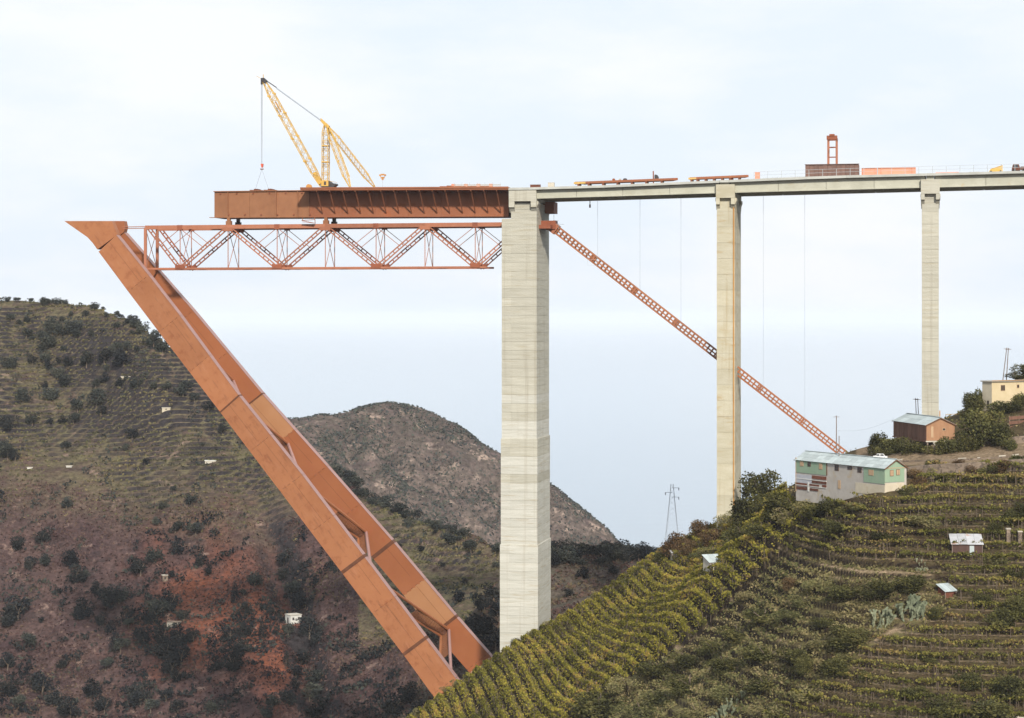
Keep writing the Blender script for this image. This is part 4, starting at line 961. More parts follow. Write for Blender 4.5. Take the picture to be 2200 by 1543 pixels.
for dx, dz_ in ((-0.75, 0.45), (-0.28, 0.62), (0.25, 0.62), (0.75, 0.45), (-0.3, -0.25), (0.3, -0.25), (0, -0.7)):
    part('lamp', MB().box(B(u+dx, 12, z0+dz_), (0.24, 0.2, 0.22), BAX), 'rust', fl)
part('lamp_frame', MB().beam(B(u-0.8, 12.1, z0+0.3), B(u, 12.1, z0-0.7), 0.1).beam(B(u+0.8, 12.1, z0+0.3), B(u, 12.1, z0-0.7), 0.1), 'rust', fl)
for k, (x0, x1, y1) in enumerate(((913, 945, 399.5), (945, 1000, 397), (960, 1056, 393.5))):
    g0, ua_ = gz(x0, 6+2*k); _, ub_ = gz(x1, 6+2*k)
    t = thing('girder_stack', g0, ('short low pile of red steel sections on the girder', 'middle pile of red steel sections on the girder', 'longest pile of red steel sections next to the massive pier')[k], 'steel stack', 'piles of steel sections on the girder')
    for i in range(3): part('steel_section', MB().beam(B(ua_+i*0.4, 6+2*k+i*0.8, stp(ua_)+0.25+0.3*k), B(ub_-i*0.4, 6+2*k+i*0.8, stp(ub_)+0.25+0.3*k), 0.5, 0.45), 'girder_red', t)
    if k == 2:
        for i in range(4):
            xx = 974 + i*27; gg, uu = gz(xx, 10); part('trestle', MB().box(gg + ZX*1.0, (0.45, 0.6, 0.5), BAX), 'crate_pink', t)
    for i in range(2): part('timber', MB().box(B(ua_ + (0.2+0.6*i)*(ub_-ua_), 7+2*k, stp(ua_)+0.06), (0.2, 1.4, 0.06+0.14*k), BAX), 'rust_dark', t)
t = thing('guard_rail', gz(976, 1)[0], 'light guard rail at the right end of the steel girder', 'railing')
for i in range(7):
    g0, u = gz(976+i*16.5, 0.8); part('post', MB().beam(g0, g0+ZX*1.3, 0.08), 'rail_grey', t)
for h_ in (0.4, 0.75): part('rail', MB().beam(gz(976, .8)[0]+ZX*h_, gz(1076, .8)[0]+ZX*h_, 0.14), 'stone_pale', t)

# ---- things on the concrete deck
def deck_stack(label, x0, x1, v, nb, tip):
    t = thing('steel_beam_stack', deck_pt(x0, v), label, 'steel beams', 'stacks of long steel beams on the deck')
    for i in range(nb): part('steel_beam', MB().beam(deck_pt(x0+6*i*(i % 2), v+i*1.1, 1.05), deck_pt(x1-3*i, v+i*1.1, 1.05), 0.8, 0.6), 'girder_red', t)
    for f in (0.04, 0.14, 0.28, 0.42, 0.56, 0.70, 0.85):
        x = x0+(x1-x0)*f; part('trestle', MB().box(deck_pt(x, v+1.5, 0.37), (0.25, 2.0, 0.37), BAX), 'rust_dark', t)
    part('tip_timber', MB().beam(deck_pt(x0-3, v-0.2, 1.0), deck_pt(x0+tip, v-0.2, 1.0), 0.5, 0.5), 'wood_yellow', t)
deck_stack('left stack of long red steel beams on the first concrete span', 1236, 1456, 3.0, 4, 22)
deck_stack('right stack of long red steel beams above the yellowish pier', 1482, 1608, 3.0, 3, 14)
t = thing('compressor', deck_pt(1410, 8), 'dark compressor with an upright post on the beam stack', 'machine')
part('body', MB().poly_prism([deck_pt(x, 7, dz) for x, dz in ((1406, 1.4), (1414, 1.4), (1414, 2.2), (1411, 2.75), (1407, 2.85), (1406, 2.6))], VX*1.6), 'dark_steel', t)
part('post', MB().beam(deck_pt(1404, 8, 0.0), deck_pt(1403.5, 8, 3.9), 0.3), 'truss_dark', t)
part('wheel', MB().tube(deck_pt(1410, 6.9, 1.1), deck_pt(1410, 7.0, 1.1), 0.35, n=10), 'tyre', t)
for x, v, w_, h_, m_, lab in ((1318.5, 7, 0.35, 0.75, 'truss_dark', 'small dark box standing on the left beam stack'), (1332, 7, 0.3, 0.6, 'stone_pale', 'small pale drum standing on the left beam stack'), (1343, 7, 0.5, 0.65, 'dark_steel', 'second small dark box standing on the left beam stack')):
    c = deck_pt(x, v, 1.36); mb = MB(); mb.box(c+ZX*h_/2, (w_, w_, h_/2), BAX); mb.box(c+ZX*(h_+0.06), (w_*0.6, w_*0.6, 0.06), BAX); single('deck_box', mb, m_, c, lab, 'box', 'small gear on the beam stack')
for x0, x1, y0, v, m_, lab in ((1566, 1575, 381, 4, 'hook_red', 'bright orange box on the deck above the yellowish pier'), (1622, 1632, 371, 18, 'crate_pink', 'orange box raised on a frame left of the brown container'), (1177, 1190, 393, 5, 'stone_pale', 'pale crate on the deck right of the massive pier'), (1139, 1160, 397.5, 9, 'rust_dark', 'low dark steel bundle on the deck over the massive pier')):
    a = deck_pt(x0, v, 0.02); b = deck_pt(x1, v, 0.02); zt_ = P(x0, y0, v)[1]; zt_ = max(zt_, a[2]+0.5)
    t = thing('site_box', a, lab, 'box'); lo = a[2] + (0.9 if x0 == 1622 else 0.0)
    part('body', MB().hexa([*(np.array((q[0], q[1], zz)) + VX*dv for zz in (lo, zt_) for q, dv in ((a, 0), (b, 0), (b, 1.3), (a, 1.3)))]), m_, t)
    part('lid', MB().hexa([*(np.array((q[0], q[1], zz)) + VX*dv + UX*du for zz in (zt_+0.003, zt_+0.09) for q, dv, du in ((a, -0.05, -.05), (b, -0.05, .05), (b, 1.35, .05), (a, 1.35, -.05)))]), m_, t)
    for q in (a, b):
        for dv in (0.1, 1.2): part('foot', MB().box(q + VX*dv + ZX*(lo-a[2])/2 + (UX*0.12 if q is a else -UX*0.12), (0.06, 0.06, (lo-a[2])/2+0.01), BAX), 'rail_grey', t)
# brown panelled container
t = thing('site_container', deck_pt(1730, 5), 'large dark brown panelled container on the deck under the gantry frame', 'container')
npn = 12
for i in range(npn):
    xa, xb_ = 1730+115*i/npn, 1730+115*(i+1)/npn; a, b = deck_pt(xa, 5), deck_pt(xb_, 5); zt_ = P(1730, 355.5, 5)[1]-0.0
    part('wall_panel', MB().hexa([*(np.array((q[0], q[1], zz)) + VX*dv + UX*du for zz in (a[2]+0.1, zt_ + 0.12) for q, dv, du in ((a, 0.06*(i % 2), 0.02), (b, 0.06*(i % 2), -0.02), (b, 6, -0.02), (a, 6, 0.02)))]), 'container_brown', t)
a, b = deck_pt(1729, 4.9), deck_pt(1846, 4.9)
part('top_rail', MB().beam(np.array((a[0], a[1], zt_+0.2)), np.array((b[0], b[1], zt_+0.2)), 0.3, 0.16), 'container_brown', t)
# salmon formwork crate
for x0, x1, lab in ((1851, 1884.5, 'left short section of the salmon formwork wall right of the brown container'), (1885, 1968, 'right long section of the salmon formwork wall right of the brown container')):
    t = thing('formwork_wall', deck_pt(x0, 6), lab, 'formwork', 'salmon formwork sections'); a, b = deck_pt(x0, 6), deck_pt(x1-0.6, 6); zt_ = P(1900, 361.5, 6)[1]
    part('panel', MB().hexa([*(np.array((q[0], q[1], zz)) + VX*dv for zz in (a[2]+0.02, zt_) for q, dv in ((a, 0), (b, 0), (b, 2.4), (a, 2.4)))]), 'crate_pink', t)
    part('top_waler', MB().beam(np.array((a[0], a[1], zt_+0.06))-VX*0.1, np.array((b[0], b[1], zt_+0.06))-VX*0.1, 0.2, 0.12), 'crate_pink', t)
    for f in (0.1, 0.9): c = a+(b-a)*f; part('stud', MB().beam(c-VX*0.08, np.array((c[0], c[1], zt_))-VX*0.08, 0.14), 'crate_pink', t)
# gantry frame tower
gt = thing('gantry_frame', deck_pt(1790, 10), 'tall rusty portal frame tower above the brown container', 'gantry')
zt_n = P(1785, 292, 9)[1]; nn = [deck_pt(x, 9) for x in (1778.5, 1796.5)]; ff = [deck_pt(x, 15.5) for x in (1786.5+5, 1803.5+5)]
ff = [nn[0] + VX*6.5, nn[1] + VX*6.5]
zt_f = zt_n - 0.2
for q, zt_ in ((nn[0], zt_n), (nn[1], zt_n), (ff[0], zt_f), (ff[1], zt_f)): part('leg', MB().beam(q, np.array((q[0], q[1], zt_)), 0.30), 'truss_red', gt)
def up_(q, z_): return np.array((q[0], q[1], z_))
part('top_girder', MB().beam(up_(nn[0], zt_n-0.5)-UX*0.3, up_(nn[1], zt_n-0.5)+UX*0.3, 0.8, 1.1), 'truss_dark', gt)
part('top_girder', MB().beam(up_(ff[0], zt_n-0.5), up_(ff[1], zt_n-0.5), 0.4, 0.6), 'truss_dark', gt)
for i in (0, 1): part('side_girder', MB().beam(up_(nn[i], zt_n-0.3), up_(ff[i], zt_f-0.3), 0.3, 0.5), 'truss_dark', gt)
zm_ = P(1785, 338, 9)[1]
part('cross_bar', MB().beam(up_(nn[0], zm_), up_(nn[1], zm_), 0.25, 0.3), 'truss_dark', gt)
part('cross_bar', MB().beam(up_(ff[0], zm_+3.2), up_(ff[1], zm_+3.2), 0.25, 0.35), 'truss_dark', gt)
part('trolley', MB().box((up_(nn[0], zt_n+0.2)+up_(nn[1], zt_n+0.2))/2, (0.7, 0.6, 0.25), BAX), 'truss_dark', gt)
# small gear on the right
for x0, x1, h_, v, m_, lab, cat, nm in ((2006, 2066, 0.55, 6, 'crate_pink', 'flat pile of pinkish boards on the deck right of the slim pier', 'boards', 'board_pile'), (2078, 2110, 0.45, 6, 'stone_pale', 'flat grey pile on the deck near the right edge', 'boards', 'board_pile')):
    t = thing(nm, deck_pt(x0, v), lab, cat)
    for i in range(3): part('board', MB().beam(deck_pt(x0+i*2, v+i*0.5, 0.12+h_*i/3), deck_pt(x1-i*3, v+i*0.5, 0.12+h_*i/3), 1.2, h_/3-0.02), m_, t)
t = thing('dump_skip', deck_pt(2125, 6), 'yellow tipping skip on the deck near the right edge', 'skip')
part('tub', MB().poly_prism([deck_pt(x, 5, dz) for x, dz in ((2124, 0.25), (2154, 0.25), (2154, 1.9), (2140, 1.5), (2128, 0.95))], VX*2.2), 'crane_yellow', t)
for x in (2129, 2150): part('wheel', MB().tube(deck_pt(x, 4.85, 0.3), deck_pt(x, 4.97, 0.3), 0.3, n=10), 'tyre', t)
part('rim', MB().beam(deck_pt(2128, 4.95, 1.0), deck_pt(2154, 4.95, 1.95), 0.1), 'crane_yellow', t)
t = thing('site_truck', deck_pt(2174, 6), 'dark maroon site truck at the right end of the deck', 'truck')
part('cab', MB().poly_prism([deck_pt(x, 5, dz) for x, dz in ((2174, 0.5), (2192, 0.5), (2192, 1.2), (2188.5, 2.1), (2176.5, 2.1), (2174.5, 1.2))], VX*2.2), 'rust_dark', t)
part('windscreen', MB().poly_prism([deck_pt(x, 4.96, dz) for x, dz in ((2177.5, 1.3), (2187.5, 1.3), (2186.5, 1.95), (2178, 1.95))], VX*0.03), 'glass_dark', t)
part('load_bed', MB().poly_prism([deck_pt(x, 5, dz) for x, dz in ((2193, 0.6), (2230, 0.6), (2230, 1.5), (2193, 1.5))], VX*2.2), 'container_brown', t)
for x in (2179, 2200, 2224): part('wheel', MB().tube(deck_pt(x, 4.8, 0.45), deck_pt(x, 5.05, 0.45), 0.45, n=10), 'tyre', t)

# ================================================================== houses, sheds, walls, poles
class Wall:
    """vertical wall plane: foot point a, unit direction e along it, outward normal n"""
    def __init__(s, a, e):
        s.a = np.array((a[0], a[1], 0.0)); s.e = np.array((e[0], e[1], 0.0)); s.e /= np.linalg.norm(s.e)
        s.n = np.array((s.e[1], -s.e[0], 0.0))
        if s.n.dot(s.a) > 0: s.n = -s.n
    def hit(s, px, py):
        d = np.array(((px-CXP)/F, 1.0, (HY-py)/F)); t = s.a.dot(s.n)/d.dot(s.n); q = d*t
        return (q-s.a).dot(s.e), q[2]
    def pt(s, u, z, o=0.0): return s.a + s.e*u + s.n*o + np.array((0, 0, z))
    def slab(s, u0, u1, z0, z1, o0, o1):
        return MB().hexa([s.pt(u0, z0, o0), s.pt(u1, z0, o0), s.pt(u1, z0, o1), s.pt(u0, z0, o1), s.pt(u0, z1, o0), s.pt(u1, z1, o0), s.pt(u1, z1, o1), s.pt(u0, z1, o1)])
def gabled(t, A, e1, L, e2, D, ze, rise, zb, roofmat, rows, cols, core='wall_render', over=0.35, gable=None):
    """core walls, then two roof slopes of separate sheets; e1 along the eave, e2 across"""
    A = np.array((A[0], A[1], 0.0)); e1 = np.array((*e1, 0.0)); e1 /= np.linalg.norm(e1); e2 = np.array((*e2, 0.0)); e2 /= np.linalg.norm(e2)
    prof = [(0, zb), (0, ze), (D/2, ze+rise), (D, ze), (D, zb)]
    part('wall', MB().poly_prism([A + e2*y + ZX*z for y, z in prof], e1*L), core, t)
    for side in (0, 1):
        for r_ in range(rows):
            for c in range(cols):
                f0, f1 = r_/rows, (r_+1)/rows + 0.03
                y0 = -over + (D/2+over)*f0; y1 = -over + (D/2+over)*min(f1, 1)
                za = ze - over*rise/(D/2) + (rise + over*rise/(D/2))*f0; zb_ = ze - over*rise/(D/2) + (rise + over*rise/(D/2))*min(f1, 1)
                if side: y0, y1 = D-y0, D-y1
                x0 = -over + (L+2*over)*c/cols + 0.03; x1 = -over + (L+2*over)*(c+1)/cols - 0.03
                lift = 0.05 + 0.035*r_ + random.uniform(0, 0.03)
                up = ZX*lift; th = ZX*0.05
                p = [A+e1*x0+e2*y0+ZX*za+up, A+e1*x1+e2*y0+ZX*za+up, A+e1*x1+e2*y1+ZX*zb_+up, A+e1*x0+e2*y1+ZX*zb_+up]
                part('roof_sheet', MB().hexa(p + [q+th for q in p]), roofmat, t)
    ridge0 = A - e1*over + e2*D/2 + ZX*(ze+rise+0.22); part('ridge_cap', MB().beam(ridge0, ridge0 + e1*(L+2*over), 0.5, 0.06), roofmat, t)
    for x in (-over-0.02, L+over+0.02):
        for y0, z0, y1, z1 in ((-over, ze-over*rise/(D/2), D/2, ze+rise), (D/2, ze+rise, D+over, ze-over*rise/(D/2))):
            part('barge_board', MB().beam(A+e1*x+e2*y0+ZX*(z0-0.05), A+e1*x+e2*y1+ZX*(z1-0.05), 0.06, 0.22), 'frame_dark', t)
def window(t, w, x0, x1, y0, y1, pane='window_dark', frame='frame_dark', o=0.0, mull=True):
    u0, z1 = w.hit(x0, y0); u1, z0 = w.hit(x1, y1)
    if u0 > u1: u0, u1 = u1, u0
    if z0 > z1: z0, z1 = z1, z0
    win = part('window', w.slab(u0-0.1, u1+0.1, z0-0.1, z1+0.1, o+0.01, o+0.06), frame, t)
    if mull:
        um = (u0+u1)/2
        part('pane', w.slab(u0, um-0.05, z0, z1, o+0.063, o+0.085), pane, win); part('pane', w.slab(um+0.05, u1, z0, z1, o+0.063, o+0.085), pane, win)
    else: part('pane', w.slab(u0, u1, z0, z1, o+0.063, o+0.085), pane, win)

# ---- green barrack
gA = np.array(((1901-CXP)/F*450, 450.0)); gBp = np.array(((1710-CXP)/F*478, 478.0)); ge1 = gBp-gA; gL = np.linalg.norm(ge1); ge1 = ge1/gL
ge2 = np.array((ge1[1], -ge1[0]));  ge2 = ge2 if ge2[1] > 0 else -ge2
zE = -(1006-HY)/F*450; gD = 6.0
gh = thing('barrack_house', (*gA, zE-6), 'long pale-green barrack with grey sheet roof on the hillside', 'house')
gabled(gh, gA, ge1, gL, ge2, gD, zE, 1.7, zE-9.5, 'roof_sheet', 3, 14)
wl_ = Wall(gA, ge1); wg = Wall(gA, ge2)
def gpanel(name, w, x0, x1, ytop, ybot, m, o, zt=None):
    u0, _ = w.hit(x0, ytop); u1, _ = w.hit(x1, ytop); u0, u1 = min(u0, u1), max(u0, u1); xm = (x0+x1)/2
    z0 = w.hit(xm, ybot)[1]; z1 = zt if zt is not None else w.hit(xm, ytop)[1]
    part(name, w.slab(u0, u1, z0, z1, 0.004, o), m, gh)
zc = zE - 0.06
gpanel('green_cladding', wl_, 1710, 1776, 983, 1018, 'wall_green', 0.09, zc)
gpanel('green_cladding', wl_, 1856, 1901, 1003, 1038, 'wall_green', 0.09, zc)
gpanel('green_cladding', wg, 1900.5, 1942.5, 1003, 1036, 'wall_green', 0.09, zc)
mb = MB().poly_prism([wg.pt(0.0, zE+0.0, 0.006), wg.pt(gD, zE, 0.006), wg.pt(gD/2, zE+1.66, 0.006)], wg.n*0.07); part('gable_cladding', mb, 'wall_green', gh)
part('gable_trim', wg.slab(0, gD, zE-0.12, zE+0.02, 0.095, 0.14), 'shutter_tan', gh)
gpanel('plinth', wl_, 1838, 1901, 1040, 1062, 'wall_base', 0.07); gpanel('plinth', wg, 1901, 1942, 1038, 1075, 'wall_base', 0.07)
gpanel('block_wall', wl_, 1711, 1743.5, 1020, 1038, 'wall_block', 0.06)
for x0, x1, y0, y1 in ((1745, 1775.5, 1023, 1030), (1745, 1775.5, 1032, 1039), (1739, 1760, 1041, 1047), (1767, 1775.5, 1042, 1048), (1711, 1734, 1038, 1044), (1711, 1734, 1046, 1052), (1740, 1758, 1050, 1055)):
    gpanel('rusty_sheet', wl_, x0, x1, y0, y1, 'rust_dark', 0.10)
for x0, x1, y0, y1 in ((1710, 1776, 1030.2, 1031.6), (1710, 1776, 1044.3, 1045.6), (1736, 1739, 1036, 1056)): gpanel('white_batten', wl_, x0, x1, y0, y1, 'wall_white', 0.13)
gpanel('corner_board', wl_, 1776, 1777.4, 993, 1022, 'frame_dark', 0.12)
gpanel('corner_board', wl_, 1709.8, 1711.2, 983, 1055, 'shutter_tan', 0.12)
for x0, x1, y0, y1, pn, o in ((1720, 1726.5, 992, 1001, 'shutter_tan', 0.09), (1736.5, 1742, 993, 1001.5, 'window_dark', 0.09), (1761, 1767, 996.5, 1008, 'shutter_tan', 0.09), (1794, 1801.5, 999, 1011, 'window_dark', 0.0), (1821.5, 1830, 1002, 1009, 'window_dark', 0.0), (1843, 1850.5, 1004.5, 1015, 'window_dark', 0.0), (1867.5, 1877, 1010, 1021, 'shutter_tan', 0.09)):
    window(gh, wl_, x0, x1, y0, y1, pn, 'frame_dark' if pn == 'window_dark' else 'shutter_tan', o)
for x0, x1, y0, y1 in ((1912, 1918.5, 1011, 1022), (1925.5, 1932, 1009.5, 1020)): window(gh, wg, x0, x1, y0, y1, 'shutter_tan', 'frame_dark', 0.09)
gpanel('door', wl_, 1800.5, 1806, 1032, 1050, 'shutter_tan', 0.08)
part('antenna_pole', MB().tube(wl_.pt(*[wl_.hit(1786, 975)[0], zE+1.2], -2.2), wl_.pt(wl_.hit(1786, 975)[0], zE+6.0, -2.2), 0.09), 'pole_wood', gh)

# ---- brown wooden barrack
bA = np.array(((1990-CXP)/F*500, 500.0)); bB = np.array(((1920-CXP)/F*521, 521.0)); be1 = bB-bA; bL = np.linalg.norm(be1); be1 /= bL
be2 = np.array((be1[1], -be1[0])); be2 = be2 if be2[0] > 0 else -be2
zE = -(913-HY)/F*500; bD = 7.3
bh = thing('wooden_barrack', (*bA, zE-4.2), 'brown plank barrack on stilts with grey sheet roof, in front of the slim pier', 'house')
gabled(bh, bA, be1, bL, be2, bD, zE, 1.65, zE-3.9, 'roof_sheet', 2, 6, core='plank_brown')
wl2 = Wall(bA, be1); wg2 = Wall(bA, be2)
n = 16
for i in range(n): part('plank', wl2.slab(bL*i/n+0.02, bL*(i+1)/n-0.02, zE-3.8, zE-0.1, 0.004, 0.05+0.03*(i % 2)), 'plank_brown', bh)
mb = MB().poly_prism([wg2.pt(0.05, zE-3.8, 0.004), wg2.pt(bD-0.05, zE-3.8, 0.004), wg2.pt(bD-0.05, zE-0.1, 0.004), wg2.pt(bD/2, zE+1.5, 0.004), wg2.pt(0.05, zE-0.1, 0.004)], wg2.n*0.06); part('gable_wall', mb, 'plank_light', bh)
window(bh, wg2, 2025, 2030.5, 920.5, 924.5, 'window_dark', 'shutter_tan', 0.065, False)
u0, z1 = wg2.hit(2000, 916.5); u1, z0 = wg2.hit(2005, 940); part('door', wg2.slab(u0, u1, z0, z1, 0.068, 0.12), 'shutter_tan', bh)
part('sill_beam', wg2.slab(-0.2, bD+0.3, zE-4.15, zE-3.85, -0.2, 0.3), 'stone_pale', bh)
part('sill_beam', wl2.slab(-0.2, bL+0.2, zE-4.15, zE-3.85, -0.2, 0.28), 'plank_brown', bh)
for i in range(5):
    for j in (0.3, bD-0.3):
        q = bA + be1*(bL*i/4) + be2*j; gz_ = near.at(q[0], q[1]); part('stilt', MB().beam((q[0], q[1], gz_-0.5), (q[0], q[1], zE-4.15), 0.3), 'pole_wood', bh)
part('stair', MB().beam(wg2.pt(1.6, zE-4.2, 0.9), wg2.pt(2.6, zE-6.0, 2.0), 1.0, 0.15), 'stone_pale', bh)
part('stove_pipe', MB().tube((*(bA+be1*2.5+be2*4.5), zE+1.0), (*(bA+be1*2.5+be2*4.5), zE+3.3), 0.13), 'rust', bh)

# ---- cream house
yA = np.array(((2131-CXP)/F*530, 530.0)); yB = np.array(((2216-CXP)/F*537, 537.0)); ye1 = yB-yA; yL = np.linalg.norm(ye1); ye1 /= yL
ye2 = np.array((-ye1[1], ye1[0])); zT = -(821-HY)/F*530; yD = 3.5
yh = thing('cream_house', (*yA, zT-7.4), 'cream plastered house with flat roof near the right edge', 'house')
a3 = np.array((*yA, 0)); f1 = np.array((*ye1, 0)); f2 = np.array((*ye2, 0))
part('wall', MB().poly_prism([a3+ZX*(zT-9), a3+f1*yL+ZX*(zT-9), a3+f1*yL+f2*yD+ZX*(zT-9), a3+f2*yD+ZX*(zT-9)], ZX*9), 'wall_cream', yh)
part('roof_slab', MB().poly_prism([a3-f1*.35-f2*.35+ZX*(zT+.003), a3+f1*(yL+.35)-f2*.35+ZX*(zT+.003), a3+f1*(yL+.35)+f2*(yD+.35)+ZX*(zT+.003), a3-f1*.35+f2*(yD+.35)+ZX*(zT+.003)], ZX*0.3), 'stone_pale', yh)
part('eave_tile', MB().beam(a3-f2*.38-f1*.3+ZX*(zT+.33), a3-f2*.38+f1*yL+ZX*(zT+.33), 0.3, 0.1), 'rust', yh)
wy = Wall(yA, ye1); wy2 = Wall(yA, ye2)
window(yh, wy, 2150.5, 2158.5, 828, 839, 'window_dark', 'shutter_tan', 0.0)
window(yh, wy, 2185, 2189, 827, 833, 'window_dark', 'shutter_tan', 0.0, False)
u0, z1 = wy2.hit(2125, 861); u1, z0 = wy2.hit(2121, 878); part('door', wy2.slab(min(u0, u1), max(u0, u1), z0, z1, 0.004, 0.06), 'window_dark', yh)
part('side_plaster', wy2.slab(0.02, yD-0.02, zT-8.5, zT-0.05, 0.003, 0.02), 'wall_base', yh)

# ---- sheds
def shed(name, label, hill, px, py, wid, dep, hf, rise, rz, wallm, roofm, door=None, nsheet=4, cat='shed', group=None, flat=False, sink=1.5):
    c = hill.hit(px, py); e = np.array((math.cos(rz), math.sin(rz), 0)); b = np.array((-math.sin(rz), math.cos(rz), 0))
    t = thing(name, c, label, cat, group); a = c - e*wid/2
    if wallm:
        prof = [(0, -sink), (0, hf), (dep, hf+rise), (dep, -sink)]
        part('wall', MB().poly_prism([a + b*y + ZX*z for y, z in prof], e*wid), wallm, t)
    for i in range(nsheet):
        x0 = -0.3+(wid+0.6)*i/nsheet+0.02; x1 = -0.3+(wid+0.6)*(i+1)/nsheet-0.02; k = rise/dep; lf = 0.06+random.uniform(0, 0.08)
        p = [a+e*x0-b*0.35+ZX*(hf-0.35*k+lf), a+e*x1-b*0.35+ZX*(hf-0.35*k+lf), a+e*x1+b*(dep+.3)+ZX*(hf+rise+.3*k+lf), a+e*x0+b*(dep+.3)+ZX*(hf+rise+.3*k+lf)]
        part('roof_sheet', MB().hexa(p+[q+ZX*0.06 for q in p]), roofm, t)
    if door:
        d0, d1, m_ = door; part('door', MB().hexa([a+e*wid*fd-b*o+ZX*z for z in (0.0, hf*0.86) for fd, o in ((d0, .01), (d1, .01), (d1, .07), (d0, .07))]), m_, t)
    if wallm and not flat:
        for f in (0.0, 1.0): part('corner_post', MB().beam(a+e*wid*f-b*0.05-ZX*0.3, a+e*wid*f-b*0.05+ZX*hf, 0.16), 'pole_wood', t)
    return t
shed('vineyard_shed', 'plank shed with white and rusty roof sheets among the right terraces', near, 2078, 1199, 6.2, 4.0, 2.3, 1.5, R(-6), 'plank_dark', 'roof_white', (0.58, 0.73, 'roof_sheet'))
shed('vineyard_shed', 'small pale shed with tilted sheet roof on the crest of the vine spur', near, 1540, 1215, 4.0, 3.2, 0.8, 1.3, R(24), 'stone_pale', 'roof_sheet', None, 3)
shed('field_hut', 'tiny ruined hut with a white slab roof below the brown bushes', near, 1455, 1196, 3.0, 2.0, 0.9, 0.4, R(10), 'stone_pale', 'roof_white', None, 2)
shed('field_hut', 'dark red hut with striped grey roof above the cactus thicket', near, 2042, 1284, 2.8, 2.3, 1.3, 1.0, R(28), 'rust_dark', 'roof_sheet', None, 5)
for x, y, h_, lab in ((2166, 1166, 2.4, 'left pale stone pillar at the right edge of the vineyard'), (2191, 1170, 2.3, 'right pale stone pillar at the right edge of the vineyard')):
    c = near.hit(x, y); t = thing('stone_pillar', c, lab, 'pillar', 'stone pillars at the right edge')
    part('shaft', MB().box(c+ZX*(h_/2-0.4), (0.4, 0.4, h_/2+0.4)), 'stone_wall', t); part('cap', MB().box(c+ZX*(h_+0.12), (0.5, 0.5, 0.12)), 'stone_pale', t)
# ---- small buildings across the gorge
def cottage(name, label, px, py, wid, dep, h_, rz, m='wall_white', roof='stone_pale', wins=3, group='small buildings on the far hillside', lift=0.0):
    c = left.hit(px, py, 620, 1050) + ZX*lift; e = np.array((math.cos(rz), math.sin(rz), 0)); b = np.array((-math.sin(rz), math.cos(rz), 0)); a = c - e*wid/2
    t = thing(name, c, label, 'house', group)
    part('wall', MB().poly_prism([a-ZX*(0.7+lift), a+e*wid-ZX*(0.7+lift), a+e*wid+b*dep-ZX*(0.7+lift), a+b*dep-ZX*(0.7+lift)], ZX*(0.7+lift+h_)), m, t)
    part('roof', MB().poly_prism([a-e*.2-b*.2+ZX*(h_+.004), a+e*(wid+.2)-b*.2+ZX*(h_+.004), a+e*(wid+.2)+b*(dep+.2)+ZX*(h_+.004), a-e*.2+b*(dep+.2)+ZX*(h_+.004)], ZX*0.25), roof, t)
    for i in range(wins):
        f = (i+0.5)/wins; q = a+e*wid*f; part('window', MB().hexa([q+e*du-b*o+ZX*z for z in (h_*0.42, h_*0.75) for du, o in ((-.35, .01), (.35, .01), (.35, .05), (-.35, .05))]), 'window_dark', t)
    q = a+b*dep*0.5; part('door', MB().hexa([q+b*du-e*o+ZX*z for z in (0.0, h_*0.7) for du, o in ((-.5, .01), (.5, .01), (.5, .05), (-.5, .05))]), 'window_dark', t)
cottage('white_cottage', 'white flat-roofed cottage in the gorge left of the orange legs', 636, 1340, 4.6, 4.2, 3.0, R(34), wins=2, lift=0.1)
cottage('field_hut', 'small cream hut in the middle of the far terraces', 357, 886, 3.6, 2.5, 1.3, R(10), 'wall_base', wins=1)
cottage('field_hut', 'low pale hut among the upper trees of the far hillside', 271, 814, 4.6, 2.4, 0.8, R(5), 'wall_base', wins=0)
cottage('field_hut', 'flat white-roofed hut at the bottom edge of the far vine terraces', 452, 993, 4.6, 4.5, 0.45, R(8), 'stone_pale', 'wall_white', wins=0)
cottage('field_hut', 'tiny white hut near the left edge of the far terraces', 64, 1008, 2.2, 1.8, 0.5, R(5), wins=0)
cottage('field_hut', 'tiny white hut right of the other one in the far terraces', 148, 1004, 2.4, 1.8, 0.4, R(-5), wins=0)
cottage('stone_ruin', 'roofless ochre stone ruin in the red gully', 355, 1250, 2.0, 2.0, 2.4, R(20), 'stone_wall', 'stone_pale', wins=1)
cottage('stone_ruin', 'low ruined wall among the dark trees of the gorge', 372, 1346, 5.0, 2.4, 1.5, R(-8), 'stone_pale', 'stone_wall', wins=1)

# ---- retaining walls, kerb, railings by the road
def wall_line(name, label, pts, h_, th, m, cop=None):
    q = [near.hit(*p) for p in pts]; t = thing(name, q[0], label, 'wall')
    for a, b in zip(q[:-1], q[1:]):
        L = np.linalg.norm(b-a); k = max(1, int(L/4.0))
        for i in range(k):
            p0 = a+(b-a)*(i/k); p1_ = a+(b-a)*((i+1)/k)
            part('wall_block', MB().beam(p0+ZX*(h_/2-0.8), p1_+ZX*(h_/2-0.8), th, h_+1.6), m, t)
            if cop and random.random() < 0.7:
                f0_ = random.uniform(0.05, 0.5); f1_ = f0_ + random.uniform(0.12, 0.4); part('coping_stone', MB().beam(p0*(1-f0_)+p1_*f0_+ZX*(h_+0.12), p0*(1-f1_)+p1_*f1_+ZX*(h_+0.12+random.uniform(-.05, .1)), th*0.8, random.uniform(0.2, 0.4)), cop, t)
    return t
wall_line('retaining_wall', 'long earthy stone wall with white kerb stones right of the green barrack', [(1948, 1030), (2010, 1024), (2080, 1020), (2200, 1012), (2300, 1006)], 2.6, 0.8, 'stone_wall', None)
